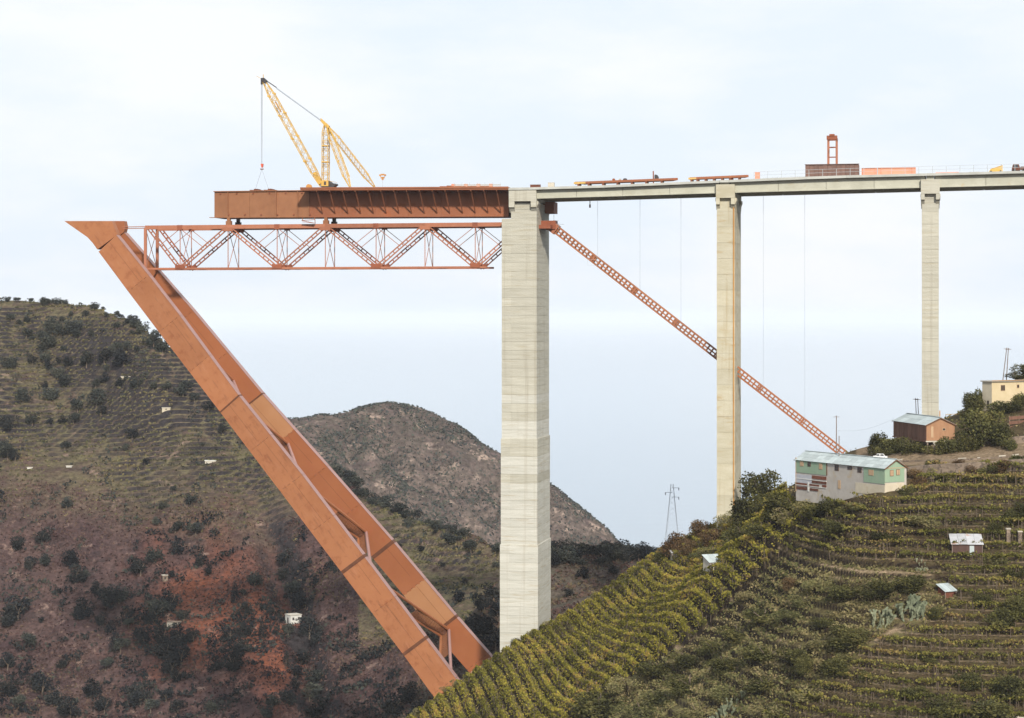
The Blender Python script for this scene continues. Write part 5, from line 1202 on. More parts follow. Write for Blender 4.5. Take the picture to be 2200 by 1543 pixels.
wall_line('road_kerb', 'broken row of white kerb stones along the hillside road', [(1915, 993), (2000, 992), (2090, 989), (2210, 980)], 0.35, 0.4, 'stone_wall', 'stone_pale')
wall_line('bank_wall', 'low rubble bank below the brown barrack', [(1868, 975), (1930, 970), (2000, 966), (2100, 960), (2210, 950)], 1.5, 1.0, 'stone_wall', None)
t = thing('plank_fence', near.hit(2185, 945), 'fence of wide purple-brown planks at the right edge', 'fence')
q0 = W(2168, 945, 512); q1 = W(2230, 940, 516)
for i in range(5): part('plank', MB().beam(q0+ZX*(0.7+1.15*i), q1+ZX*(0.75+1.15*i), 0.1, 0.8), 'plank_brown', t)
for f in (0.02, 0.35, 0.7): c = q0+(q1-q0)*f; part('post', MB().beam(c-ZX*1.5+np.array((0, .15, 0)), c+ZX*5.9+np.array((0, .15, 0)), 0.2), 'pole_wood', t)
t = thing('stair_railing', W(2068, 897, 545), 'wooden stair railing climbing to the cream house', 'railing')
pl = [W(2032, 899, 548), W(2066, 897, 545), W(2096, 876, 538), (W(2112, 874, 534))]
for a, b in zip(pl[:-1], pl[1:]):
    for h_ in (0.2, 1.0): part('rail', MB().beam(a+ZX*h_, b+ZX*h_, 0.13), 'wood_yellow' if a is pl[0] else 'pole_wood', t)
    for f in (0.0, 0.33, 0.66): c = a+(b-a)*f; part('post', MB().beam(c-ZX*0.8, c+ZX*1.1, 0.12), 'pole_wood', t)
# ---- white car on the road
c = near.hit(1891, 988); cc = c + np.array((0, 0, 0.0)); e = np.array((0.96, -0.28, 0)); b = np.array((0.28, 0.96, 0))
t = thing('parked_car', cc, 'small white car parked behind the green barrack', 'car')
part('body', MB().poly_prism([cc+e*x+ZX*z-b*0.7 for x, z in ((-1.7, .3), (1.7, .3), (1.75, .7), (1.65, .85), (-1.6, .88), (-1.75, .6))], b*1.4), 'car_white', t)
part('roof_cabin', MB().poly_prism([cc+e*x+ZX*z-b*0.6 for x, z in ((-1.1, .884), (1.15, .884), (.75, 1.4), (-.7, 1.42))], b*1.2), 'car_white', t)
for x0, x1 in ((-.8, -.05), (.08, .85)): part('side_window', MB().poly_prism([cc+e*x+ZX*z-b*0.63 for x, z in ((x0-.15*(x0 < -.5), .95), (x1+.1*(x1 > .5), .95), (x1-.1, 1.32), (x0+.05, 1.32))], b*0.025), 'glass_dark', t)
for x in (-1.05, 1.1):
    for s in (-.72, .58):
        wh = part('wheel', MB().tube(cc+e*x+b*s+ZX*.3, cc+e*x+b*(s+.14)+ZX*.3, .3, n=12), 'tyre', t)
        part('hub', MB().tube(cc+e*x+b*(s-.012)+ZX*.3, cc+e*x+b*(s-.002)+ZX*.3, .16, n=8), 'rail_grey', wh)
for x in (-1.76, 1.76): part('bumper', MB().beam(cc+e*x-b*.65+ZX*.42, cc+e*x+b*.65+ZX*.42, .06, .12), 'rail_grey', t)

# ---- pylon and poles
base = mid.hit(1444, 1192, 620, 760); top_z = -(1040-HY)/F*base[1]; H_ = top_z-base[2]
t = thing('power_pylon', base, 'slender grey lattice power pylon standing in front of the sea', 'pylon')
def pw(f): return 2.6*(1-f)**1.1 + 0.42
fs = np.linspace(0, 1, 15)
cs = [(-1, -1), (1, -1), (1, 1), (-1, 1)]
def pc(f, i): return base + np.array((cs[i][0]*pw(f), cs[i][1]*pw(f), H_*f))
for i in range(4):
    mb = MB()
    for f0, f1_ in zip(fs[:-1], fs[1:]): mb.beam(pc(f0, i), pc(f1_, i), 0.075)
    part('leg', mb, 'pylon_grey', t)
    mb = MB(); j = (i+1) % 4
    for k, (f0, f1_) in enumerate(zip(fs[:-1], fs[1:])): mb.beam(pc(f0, i if k % 2 else j), pc(f1_, j if k % 2 else i), 0.045)
    part('lacing', mb, 'pylon_grey', t)
for f, s in ((0.95, 1), (0.89, -1), (0.83, 1)):
    c = base+ZX*H_*f; a = part('cross_arm', MB().beam(c, c+np.array((s*2.4, 0, 0)), 0.14), 'pylon_grey', t)
    part('insulator', MB().tube(c+np.array((s*2.3, 0, 0)), c+np.array((s*2.3, 0, -0.9)), 0.16), 'pylon_grey', a)
def pole(label, a, b, r=0.14, arm=True):
    t = thing('utility_pole', a, label, 'pole', 'wooden utility poles'); part('shaft', MB().tube(a, b, r, r*0.75), 'pole_wood', t)
    if arm: part('cross_arm', MB().beam(b+np.array((-.8, 0, -.35)), b+np.array((.8, 0, -.35)), 0.12), 'pole_wood', t)
pole('tall utility pole behind the green barrack beside the foot of the lattice', W(1797, 985, 540), W(1797, 893, 540))
pole('left pole of the pair in front of the slim pier', W(1969, 905, 560), W(1967, 855, 560), 0.12)
pole('right pole of the pair in front of the slim pier', W(1974, 905, 560), W(1971.5, 856, 560), 0.12)
pole('left leaning pole of the pair above the cream house', W(2153, 830, 575), W(2163, 747, 575), 0.14)
pole('right pole of the pair above the cream house', W(2162, 820, 575), W(2166.5, 748, 575), 0.14)
a = W(1797, 925, 540); b = W(1920, 900, 523)
mb = MB(); n = 12; prev = a
for i in range(1, n+1):
    f = i/n; q = a+(b-a)*f - ZX*1.2*math.sin(math.pi*f); mb.beam(prev, q, 0.035); prev = q
single('overhead_wire', mb, 'rope_grey', a, 'thin sagging wire from the tall pole to the brown barrack', 'wire')

# ================================================================== vegetation
def leafquads(c, size, rng, flat=0.0, asp=0.7):
    """one randomly turned leaf-like quad per centre -> verts, quads"""
    n = len(c); d = rng.normal(size=(n, 3)); d[:, 2] *= (1-flat); d /= np.linalg.norm(d, axis=1)[:, None]+1e-9
    r = rng.normal(size=(n, 3)); e = np.cross(d, r); e /= np.linalg.norm(e, axis=1)[:, None]+1e-9
    s = np.asarray(size)*np.ones(n); a = d*s[:, None]/2; b = e*(s*asp)[:, None]/2
    j = rng.uniform(0.6, 1.25, (n, 1))
    v = np.stack([c-a-b*0.5, c-a*0.1+b*j, c+a+b*0.3, c+a*0.2-b*j], 1).reshape(-1, 3)
    return v, np.arange(4*n).reshape(n, 4)
def crown_mesh(name, seed, m, n=900, leaf=0.075, shape='round', lobes=9):
    """unit crown (base z=0, width 1, height 1): leaves scattered through uneven lobes, hollow gaps between them"""
    rng = np.random.default_rng(seed); cs = []
    for i in range(lobes):
        if shape == 'round': p = np.array((rng.uniform(-.27, .27), rng.uniform(-.27, .27), rng.uniform(.22, .74))); r = rng.uniform(.17, .27)
        elif shape == 'tall': z = (i+.5)/lobes; p = np.array((rng.uniform(-.12, .12), rng.uniform(-.12, .12), z*.86+.05)); r = (.36*(1-z)+.12)*rng.uniform(.8, 1.15)
        elif shape == 'low': p = np.array((rng.uniform(-.34, .34), rng.uniform(-.34, .34), rng.uniform(.1, .55))); r = rng.uniform(.15, .26)
        else: p = np.array((rng.uniform(-.34, .34), rng.uniform(-.34, .34), rng.uniform(.45, .82))); r = rng.uniform(.13, .24)
        cs.append((p, r))
    w = np.array([r**2 for _, r in cs]); w /= w.sum(); k = rng.choice(lobes, n, p=w)
    P0 = np.array([c[0] for c in cs])[k]; R0 = np.array([c[1] for c in cs])[k]
    d = rng.normal(size=(n, 3)); d /= np.linalg.norm(d, axis=1)[:, None]; rad = R0*rng.uniform(.35, 1.0, n)**.5*rng.choice([1, 1, 1, 1.22], n)
    c = P0 + d*rad[:, None]; c[:, 2] = np.clip(c[:, 2], 0.0, None)
    v, q = leafquads(c, leaf*rng.uniform(.6, 1.5, n), rng)
    return npmesh(name, v, q, m)
def trunk_mesh(name, seed, top=0.6):
    rng = random.Random(seed); mb = MB(); mb.tube((0, 0, -0.25), (0.02, 0, top*0.5), 0.035, 0.026)
    for i in range(4):
        a = rng.uniform(0, 6.28); mb.tube((0.02, 0, top*(0.35+0.05*i)), (0.22*math.cos(a), 0.22*math.sin(a), top*0.75+rng.uniform(0, .3)), 0.018, 0.007, n=5)
    return mb.mesh(name, 'bark')
CR = {}
def crowns(key, m, shape, cnt, **k):
    CR[key] = [crown_mesh('crown_'+key, 100+i*7+len(CR)*31, m, shape=shape, **k) for i in range(cnt)]
crowns('far', 'leaf_far', 'round', 5, n=800, leaf=0.085)
crowns('fardark', 'leaf_far_dark', 'round', 5, n=800, leaf=0.085)
crowns('farlow', 'leaf_far', 'low', 4, n=700, leaf=0.085)
crowns('fartall', 'leaf_far_dark', 'tall', 2, n=700, leaf=0.08)
crowns('tree', 'leaf_tree', 'round', 4, n=3800, leaf=0.05, lobes=14)
crowns('brown', 'leaf_brown', 'round', 3, n=3200, leaf=0.05, lobes=12)
crowns('bush', 'leaf_tree', 'low', 4, n=2600, leaf=0.055, lobes=11)
crowns('scrub', 'leaf_scrub', 'low', 4, n=2200, leaf=0.055, lobes=10)
crowns('pale', 'leaf_scrub', 'spread', 2, n=1500, leaf=0.05, lobes=10)
WAIT = []
MARKS = {'left': [('white cottage', 636, 1325), ('ochre ruin', 355, 1240), ('low ruined wall', 372, 1338), ('cream hut', 357, 880), ('low pale hut', 271, 808), ('flat white-roofed hut', 452, 990), ('leftmost tiny white hut', 64, 1005), ('right tiny white hut', 148, 1002),
                  ('lower left photo corner', 0, 1530), ('left end of the skyline', 0, 650), ('nearer orange leg', 560, 1010), ('farther leg foot', 1035, 1400), ('rocky headland top', 850, 880), ('massive pier', 1130, 1200), ('grey pylon', 1444, 1130)],
         'near': [('green barrack', 1820, 1030), ('brown barrack', 1985, 925), ('cream house', 2150, 850), ('plank shed', 2078, 1180), ('dark red hut', 2042, 1275), ('largest cactus thicket', 1962, 1300), ('pale shed', 1540, 1205), ('yellowish pier foot', 1560, 1115), ('massive pier foot', 1135, 1380),
                  ('middle of the bottom edge', 1500, 1535), ('lower right photo corner', 2190, 1535), ('nearer leg foot', 960, 1480), ('tiny ruined hut', 1455, 1190), ('two stone pillars', 2180, 1150), ('white car', 1891, 982), ('small prickly pear', 1812, 1385)]}
def name_by_marks():
    """every plant is told apart by the landmark it stands nearest to, the side it is on and its turn outward"""
    words = ['nearest', 'second', 'third', 'fourth', 'fifth', 'sixth', 'seventh', 'eighth', 'ninth', 'tenth', 'eleventh', 'twelfth', 'thirteenth', 'fourteenth', 'fifteenth', 'sixteenth', 'seventeenth', 'eighteenth', 'nineteenth', 'twentieth'] + ['twenty-' + w_ for w_ in ('first', 'second', 'third', 'fourth', 'fifth', 'sixth', 'seventh', 'eighth', 'ninth')] + ['thirtieth'] + ['thirty-' + w_ for w_ in ('first', 'second', 'third', 'fourth', 'fifth', 'sixth', 'seventh', 'eighth', 'ninth')] + ['fortieth', 'forty-first', 'forty-second', 'forty-third', 'forty-fourth', 'forty-fifth', 'forty-sixth', 'forty-seventh']
    sides = ['right of', 'upper right of', 'above', 'upper left of', 'left of', 'lower left of', 'below', 'lower right of']; bins = {}
    for o, noun, a, b, side in WAIT:
        nm, mx, my = min(MARKS[side], key=lambda m_: math.hypot(m_[1]-a, m_[2]-b))
        k = int(round(math.atan2(my-b, a-mx)/(math.pi/4))) % 8
        bins.setdefault((noun, nm, sides[k]), []).append((math.hypot(mx-a, my-b), o))
    for (noun, nm, sd_), lst in bins.items():
        for i, (_, o) in enumerate(sorted(lst, key=lambda q_: q_[0])): o['label'] = f'{noun}, {words[i] + " one " if len(lst) > 1 else ""}{sd_} the {nm}'
def placed(o, noun, c, side):
    WAIT.append((o, noun, CXP + c[0]/c[1]*F, HY - c[2]/c[1]*F, side))
TR = [trunk_mesh('trunk', s) for s in (1, 2, 3)]
def plant(name, c, w, h_, key, label, cat, group, sink=0.0):
    t = thing(name, (c[0], c[1], c[2]-sink), label, cat, group); t.scale = (w, w, h_); t.rotation_euler = (0, 0, random.uniform(0, 6.28))
    for nm, me in (('trunk', random.choice(TR)), ('crown', random.choice(CR[key]))):
        o = bpy.data.objects.new(nm, me); col.objects.link(o); o.parent = t
    return t

# ---- trees on the far hillside (photo centre x, y, width)
Z4 = [(75,265,60),(180,270,50),(130,290,40),(290,160,50),(350,150,40),(210,140,30),(105,140,40),(620,185,60),(715,240,40),(775,245,40),(835,285,50),(900,290,90),(950,330,90),(1020,400,110),(1080,450,110),(1000,420,60),(470,235,40),(560,235,50),(410,270,40),(350,310,120),(175,365,70),(210,395,40),(405,350,80),(510,360,60),(605,360,50),(310,410,130),(280,375,70),(480,320,110),(770,310,50),(880,360,40),(765,465,80),(855,445,60),(910,470,50),(425,465,50),(295,455,70),(50,555,100),(215,540,70),(290,520,90),(390,540,50),(450,550,70),(575,545,110),(690,520,110),(820,530,130),(325,570,80),(370,625,90),(715,600,50),(690,660,70),(635,695,70),(435,675,90),(295,705,50),(330,765,100),(150,785,100),(785,695,70),(910,695,80),(1015,710,60),(1110,720,60),(1215,735,110),(1290,790,70),(640,795,120),(515,845,100),(670,880,70),(485,930,90),(410,935,60),(325,950,50),(215,930,90),(55,960,110),(875,1030,80),(830,1120,50),(1475,1000,60),(430,1110,70),(50,1160,110),(100,1180,80),(30,1110,90),(1380,840,80),(960,1215,50),(1340,1100,30)]
Z5 = [(1150,30,50),(1275,95,80),(1085,135,60),(440,125,90),(1295,300,110),(1160,285,90),(1035,240,60),(275,345,110),(130,390,100),(210,520,90),(300,500,90),(480,490,120),(500,600,130),(580,585,50),(1165,420,90),(1030,470,120),(930,550,130),(1145,590,50),(1340,500,80),(1385,565,60),(1690,630,110),(1615,715,50),(1635,815,90),(1740,810,40),(1880,490,110),(1885,590,80),(1930,700,130),(1980,770,130),(650,690,100),(700,750,160),(790,740,110),(560,820,140),(520,860,80),(1125,780,140),(1040,840,160),(1220,860,90),(665,900,90),(850,920,80),(990,890,80),(120,830,180),(60,880,140),(190,1030,110),(270,895,40),(1530,990,120),(1630,960,90),(1590,1060,120),(1910,970,100),(950,1000,130),(1080,1010,150),(1200,1000,150),(1280,1000,100),(800,1070,110),(1100,1100,160),(1200,1130,140),(1140,1200,130),(1170,1270,90),(700,1190,100),(400,1190,70),(50,1180,120),(1420,1190,110),(1540,1180,140),(2000,1150,110),(2050,960,150),(2100,1000,120),(620,1350,130),(280,1330,150),(220,1310,90),(380,1420,140),(470,1480,150),(690,1465,130),(870,1380,130),(930,1420,120),(1000,1470,100),(1180,1470,100),(1100,1400,90),(1800,1440,110),(1760,1510,100),(1920,1410,130),(2050,1380,140),(1960,1320,80),(2100,1480,150),(1960,1240,100),(2080,1280,140),(120,1440,100),(60,1350,120),(1400,1470,80)]
TALL = [(1560,720,60),(1735,950,60),(1900,1150,50),(760,1030,70),(1380,560,40)]
LABS = {'u': 'dark upper-terrace tree', 'm': 'dark vineyard tree', 'g': 'dark gorge tree', 'c': 'slim dark gully tree',
        'b': 'dark ravine bush', 's': 'dark spur tree', 'p': 'small skyline tree'}
def far_tree(x, y, w, key, lab, hr=0.85, hill=left, rng=(620, 1060)):
    c = hill.hit(x, y + w*hr*0.45, *rng); s = c[1]/F
    o = plant('hillside_tree', c, w*s*1.25, w*s*hr*1.2, key, LABS[lab], 'tree', {'u': 'trees on the upper far terraces', 'm': 'trees in the far vine terraces', 'g': 'trees in the gorge', 'c': 'slim trees of the red gully', 'b': 'bushes along the ravine', 's': 'trees on the low spur', 'p': 'skyline trees'}[lab])
    placed(o, LABS[lab], c + ZX*w*s*hr*0.5, 'left')
for x, y, w in Z4:
    px, py, pw_ = x/3.087, 600+y/3.087, w/3.087
    far_tree(px, py, pw_, 'far' if y < 500 else random.choice(['far', 'fardark']), 'u' if y < 480 else 'm')
for x, y, w in Z5:
    px, py, pw_ = x/3.086, 1043+y/3.086, w/3.086
    far_tree(px, py, pw_, random.choice(['fardark', 'fardark', 'far']) if y > 300 else 'far', 'g')
for x, y, w in TALL: far_tree(x/3.086, 1043+y/3.086, w/3.086, 'fartall', 'c', 2.0)
for x, w in ((18, 14), (40, 10), (92, 18), (104, 12), (125, 16), (140, 12), (66, 10), (205, 14), (222, 10), (250, 14), (262, 12), (285, 18)):
    yc = np.interp(x, (0, 120, 200, 290), (645, 650, 659, 690)); far_tree(x, yc-2, w, 'far', 'p')
for i in range(44):
    f = i/43; px = 655+f*(1075-655)+random.uniform(-16, 16); py = np.interp(px, (649, 760, 877, 994, 1077), (935, 1028, 1092, 1145, 1190)) + random.uniform(-8, 30)
    far_tree(px, py, random.uniform(10, 40), random.choice(['farlow', 'far']), 'b', 0.7)
for x, y, w in ((985, 1283, 32), (905, 1180, 18), (1000, 1250, 16), (950, 1215, 14), (860, 1175, 14)): far_tree(x, y, w, 'fardark', 'm')
for i in range(46):
    px = random.uniform(1188, 1440); py = np.interp(px, (1188, 1300, 1440), (1185, 1180, 1185)) + random.uniform(-12, 22)
    far_tree(px, py, random.uniform(24, 46), random.choice(['fardark', 'fardark', 'farlow']), 's', 0.8, mid, (610, 790))
for x, y, w in ((1060, 1275, 40), (1040, 1300, 44), (1068, 1310, 50), (1020, 1345, 44), (1050, 1350, 60), (1065, 1380, 50), (1000, 1375, 40), (1030, 1395, 50), (975, 1420, 40), (1250, 1235, 30), (1320, 1225, 26), (1220, 1275, 22), (880, 1490, 50), (850, 1520, 60), (900, 1530, 50)):
    far_tree(x, y, w, 'fardark', 's', 0.8, mid, (590, 790))

# ---- scrub and vine cover of the far slopes
def in_view(x, y, z, m=60):
    px = CXP + x/y*F; py = HY - z/y*F
    return (px > -m) & (px < 2200+m) & (py < 1543+m)
def cover(name, hill, x0, x1, y0, y1, n, size, m, seed, sel, lift=0.35, label=None):
    rng = np.random.default_rng(seed); x = rng.uniform(x0, x1, n); y = rng.uniform(y0, y1, n); zs = hill.smooth(x, y)
    k = in_view(x, y, zs) & sel(x, y, zs, rng); x, y, zs = x[k], y[k], zs[k]
    z = hill.detail(x, y, zs) + lift*size*rng.uniform(0.2, 1.6, len(x))
    v, q = leafquads(np.stack([x, y, z], 1), size*rng.uniform(0.5, 1.5, len(x)), rng)
    o = bpy.data.objects.new(name, npmesh(name, v, q, m)); col.objects.link(o); o['kind'] = 'stuff'
    return o
def s_vine(x, y, z, rng):
    v, r = left_fields(x, y, z); q = left_q(x, y, z); f = q-np.floor(q)
    return (v > rng.uniform(0, 1, len(x))) & ((f < 0.42) | (rng.uniform(0, 1, len(x)) < 0.06)) & (vnoise(x/9, y/9, 77) > 0.2) & (vnoise(x/24, y/24, 78) > 0.22)
def s_hill(x, y, z, rng):
    v, r = left_fields(x, y, z); return (v < 0.6) & (rng.uniform(0, 1, len(x)) < 0.25 + 1.2*vnoise(x/11, y/11, 87)**2)
cover('hillside_vines', left, -290, 40, 640, 1010, 260000, 0.95, 'leaf_hill_vine', 5, s_vine, 0.5)
cover('hillside_scrub', left, -290, 60, 620, 1000, 190000, 1.05, 'leaf_hill', 6, s_hill, 0.35)
def s_dark(x, y, z, rng):
    v, r = left_fields(x, y, z); px = CXP + x/y*F; py = HY - z/y*F
    return (vnoise(x/20, y/20, 107)*0.4 + vnoise(x/4.5, y/4.5, 108)*0.6 + 0.0002*(py-1250) > 0.64 + 0.06*rng.uniform(-1, 1, len(x))) & (v < 0.5)
cover('gorge_thicket', left, -290, 60, 620, 960, 260000, 1.15, 'leaf_far_dark', 14, s_dark, 1.1)
cover('terrace_scrub', left, -290, 60, 640, 1010, 160000, 1.1, 'leaf_far', 15, lambda x, y, z, rng: vnoise(x/13, y/13, 117)*0.4 + vnoise(x/3.5, y/3.5, 118)*0.6 > 0.70 + 0.05*rng.uniform(-1, 1, len(x)), 0.9)
cover('headland_scrub', head, -240, 240, 1330, 1600, 110000, 1.9, 'leaf_far', 8, lambda x, y, z, rng: vnoise(x/16, y/16, 97)**1.5 > rng.uniform(0, 0.9, len(x)), 0.3)
cover('spur_scrub', mid, -60, 80, 600, 760, 26000, 1.2, 'leaf_hill', 9, lambda x, y, z, rng: vnoise(x/8, y/8, 98) > 0.35, 0.3)

# ---- trees and bushes on the near hillside (photo centre x, foot y, width, height)
def near_plant(x, y, w, h_, key, label, name='bush', group=None):
    c = near.hit(x, y, 335, 620); s = c[1]/F; o = plant(name, c, w*s*1.15, h_*s*1.1, key, label, 'tree' if 'tree' in name else 'bush', group, 0.15*h_*s)
    if group: placed(o, label, c + ZX*h_*s*0.5, 'near')
big = [(1637, 1085, 88, 85, 'tree', 'tallest dark tree left of the green barrack'), (1608, 1130, 78, 82, 'tree', 'dark tree overlapping the foot of the yellowish pier'), (1668, 1112, 74, 62, 'tree', 'broad dark tree between the yellowish pier and the green barrack'),
       (1452, 1190, 62, 58, 'brown', 'round brownish tree at the left end of the crest bushes'), (1503, 1160, 48, 48, 'brown', 'dark red-brown tree on the crest left of the yellowish pier'), (1560, 1135, 52, 40, 'pale', 'pale feathery tree at the foot of the yellowish pier'),
       (1888, 975, 50, 58, 'tree', 'dark tree at the left end of the brown barrack terrace'), (2112, 960, 100, 90, 'tree', 'largest dark tree between the brown barrack and the plank fence'), (2046, 972, 54, 52, 'bush', 'dark tree at the gable of the brown barrack')]
for x, y, w, h_, k, lab in big: near_plant(x, y, w, h_, k, lab, 'hillside_tree')
grp = {
 'brown and green bushes on the crest left of the yellowish pier': [(1530, 1172, 60, 45, 'brown'), (1482, 1192, 56, 38, 'brown'), (1570, 1175, 64, 48, 'bush'), (1540, 1195, 60, 34, 'scrub'), (1500, 1205, 50, 30, 'bush'), (1596, 1160, 54, 44, 'bush'), (1425, 1206, 46, 34, 'bush'), (1640, 1150, 60, 40, 'bush')],
 'low bush in front of the green barrack': [(1740, 1094, 64, 36, 'scrub'), (1790, 1098, 64, 32, 'bush'), (1850, 1092, 46, 22, 'scrub'), (1702, 1092, 56, 40, 'bush'), (1765, 1106, 70, 36, 'bush'), (1820, 1102, 50, 24, 'bush'), (1690, 1120, 70, 40, 'scrub'), (1945, 1060, 40, 26, 'bush'), (1975, 1045, 46, 26, 'brown')],
 'dark bush round the brown barrack': [(1925, 972, 58, 42, 'tree'), (1955, 972, 60, 34, 'bush'), (2010, 975, 50, 30, 'bush'), (1905, 978, 44, 30, 'bush'), (2080, 968, 60, 52, 'tree'), (2150, 956, 56, 52, 'tree'), (2175, 965, 40, 36, 'bush')],
 'dark bush on the slope round the cream house': [(2093, 890, 54, 52, 'tree'), (2106, 884, 34, 62, 'tree'), (2074, 897, 30, 26, 'bush'), (2166, 885, 66, 36, 'bush'), (2196, 872, 52, 44, 'bush'), (2145, 892, 44, 24, 'bush'), (2188, 812, 60, 22, 'bush'), (2212, 806, 60, 40, 'bush')],
 'round bush on the terrace below the retaining wall': [(2026, 1034, 36, 30, 'bush'), (2064, 1034, 26, 22, 'bush'), (2098, 1035, 26, 24, 'bush'), (2124, 1034, 26, 20, 'scrub'), (2180, 1036, 40, 28, 'bush'), (2150, 1012, 64, 30, 'brown'), (2200, 1000, 56, 34, 'bush'), (2003, 1000, 30, 22, 'bush'), (1962, 1030, 40, 26, 'brown'), (2045, 1022, 40, 24, 'scrub'), (2085, 1018, 40, 24, 'brown'), (1985, 1024, 36, 24, 'scrub'), (2125, 1014, 40, 24, 'bush'), (2060, 1002, 34, 18, 'brown'), (2110, 1000, 36, 18, 'scrub')],
 'dark bush among the right-hand vine terraces': [(2167, 1128, 38, 40, 'tree'), (2138, 1152, 34, 32, 'tree'), (2195, 1118, 40, 42, 'tree'), (1812, 1140, 76, 34, 'bush'), (1962, 1128, 76, 36, 'scrub'), (1905, 1160, 50, 26, 'bush'), (2110, 1300, 40, 34, 'tree'), (2150, 1350, 70, 44, 'tree'), (2190, 1320, 60, 50, 'tree'), (2010, 1330, 36, 34, 'tree'), (2175, 1240, 50, 30, 'bush'), (2140, 1210, 50, 26, 'scrub'), (1990, 1420, 50, 28, 'bush'), (2080, 1480, 70, 40, 'tree'), (2170, 1500, 90, 54, 'tree'), (1960, 1500, 60, 36, 'bush'), (2030, 1540, 90, 44, 'tree'), (2140, 1556, 110, 56, 'tree'), (1870, 1460, 46, 30, 'bush')],
 'scrubby bush in the overgrown middle of the slope': [(1290, 1540, 120, 76, 'bush'), (1350, 1480, 70, 40, 'scrub'), (1415, 1450, 80, 44, 'bush'), (1480, 1425, 70, 36, 'bush'), (1530, 1400, 60, 36, 'bush'), (1590, 1370, 80, 40, 'bush'), (1640, 1335, 90, 36, 'bush'), (1700, 1330, 60, 30, 'scrub'), (1700, 1265, 46, 30, 'brown'), (1760, 1270, 60, 40, 'scrub'), (1820, 1285, 66, 40, 'bush'), (1880, 1285, 80, 40, 'tree'), (1950, 1270, 80, 40, 'tree'), (1730, 1300, 60, 30, 'scrub'), (1770, 1345, 50, 30, 'bush'), (1720, 1420, 80, 50, 'bush'), (1820, 1390, 90, 50, 'tree'), (1760, 1390, 60, 36, 'scrub'), (1650, 1420, 90, 44, 'bush'), (1560, 1440, 80, 44, 'bush'), (1480, 1480, 90, 44, 'bush'), (1420, 1510, 90, 44, 'scrub'), (1560, 1500, 70, 40, 'scrub'), (1640, 1480, 70, 40, 'bush'), (1730, 1450, 40, 46, 'tree'), (1800, 1450, 70, 44, 'tree'), (1380, 1540, 90, 44, 'scrub'), (1500, 1540, 90, 40, 'scrub'), (1660, 1540, 80, 44, 'scrub'), (1735, 1500, 80, 40, 'scrub'), (1605, 1290, 40, 26, 'scrub')],
 'small bush on the crest between the orange legs and the massive pier': [(905, 1530, 40, 22, 'scrub'), (985, 1470, 30, 20, 'scrub'), (1010, 1448, 28, 16, 'bush'), (960, 1490, 30, 16, 'pale'), (1120, 1378, 34, 22, 'bush'), (1150, 1360, 36, 18, 'scrub'), (1190, 1340, 34, 18, 'scrub'), (1235, 1316, 34, 18, 'bush'), (1290, 1284, 36, 18, 'scrub'), (1345, 1252, 36, 18, 'scrub'), (1390, 1230, 36, 20, 'bush')],
}
for lab, lst in grp.items():
    short = {'brown and green': 'brownish crest bush', 'low bush in front': 'low hillside bush', 'dark bush round': 'dark terrace bush', 'dark bush on the slope': 'dark slope bush',
             'round bush on': 'round roadside bush', 'dark bush among': 'dark vineyard bush', 'scrubby bush': 'scrubby bush', 'small bush on': 'small crest bush'}
    sh = next(v_ for k_, v_ in short.items() if lab.startswith(k_))
    for x, y, w, h_, k in lst: near_plant(x, y, w, h_, k, sh, 'bush', lab)

# ---- prickly pears
def cactus(x, y, w, h_, label):
    c = near.hit(x, y, 335, 620); s = c[1]/F; w *= s; h_ *= s; rng = random.Random(int(x)); t = thing('prickly_pear', c, label, 'cactus')
    pads = MB()
    def pad(p, d, L, nrm):
        d = d/np.linalg.norm(d); a = np.cross(d, nrm); a /= np.linalg.norm(a)+1e-9; nn = np.cross(a, d); k = len(pads.v); n_ = 8
        for off in (-0.05*L, 0.05*L):
            for i in range(n_):
                th = 2*math.pi*i/n_; pads.v.append(tuple(p + d*L*(0.5-0.5*math.cos(th)) + a*L*0.36*math.sin(th)*(1.1 if math.cos(th) < 0 else 0.95) + nn*off))
        for i in range(n_): j = (i+1) % n_; pads.f.append((k+i, k+j, k+n_+j, k+n_+i))
        pads.f.append(tuple(k+i for i in range(n_))); pads.f.append(tuple(k+n_+i for i in reversed(range(n_))))
        return p + d*L*0.92
    for j in range(int(5*w)):
        p = c + np.array((rng.uniform(-w/2, w/2), rng.uniform(-w/3, w/3), -0.1)); p[2] = near.at(p[0], p[1]) - 0.05
        d = np.array((rng.uniform(-.4, .4), rng.uniform(-.4, .4), 1.0)); tops = [p]
        for lvl in range(5):
            nt_ = []
            for q in tops:
                for _ in range(1 if lvl == 0 else rng.choice((1, 1, 2))):
                    dd = d + np.array((rng.uniform(-.8, .8), rng.uniform(-.6, .6), 0)); nt_.append(pad(q, dd, h_/4.6*rng.uniform(.7, 1.2), np.array((rng.uniform(-1, 1), -1, rng.uniform(-.3, .3)))))
            tops = nt_
    part('pads', pads, 'leaf_cactus', t, kind='stuff')
for x, y, w, h_, lab in ((1895, 1335, 50, 40, 'grey-green prickly pear left of the larger cactus thicket'), (1962, 1325, 66, 46, 'largest grey-green prickly pear thicket beside the pale path'), (1545, 1545, 60, 34, 'prickly pear at the bottom edge of the overgrown slope'), (1812, 1392, 26, 24, 'small prickly pear above the dark terraces'), (1590, 1500, 24, 20, 'small prickly pear in the grass near the bottom edge'), (1975, 1226, 40, 14, 'low prickly pear row along the pale path'), (2120, 1530, 50, 24, 'prickly pear in the bottom right corner')):
    cactus(x, y, w*0.8, h_*0.75, lab)

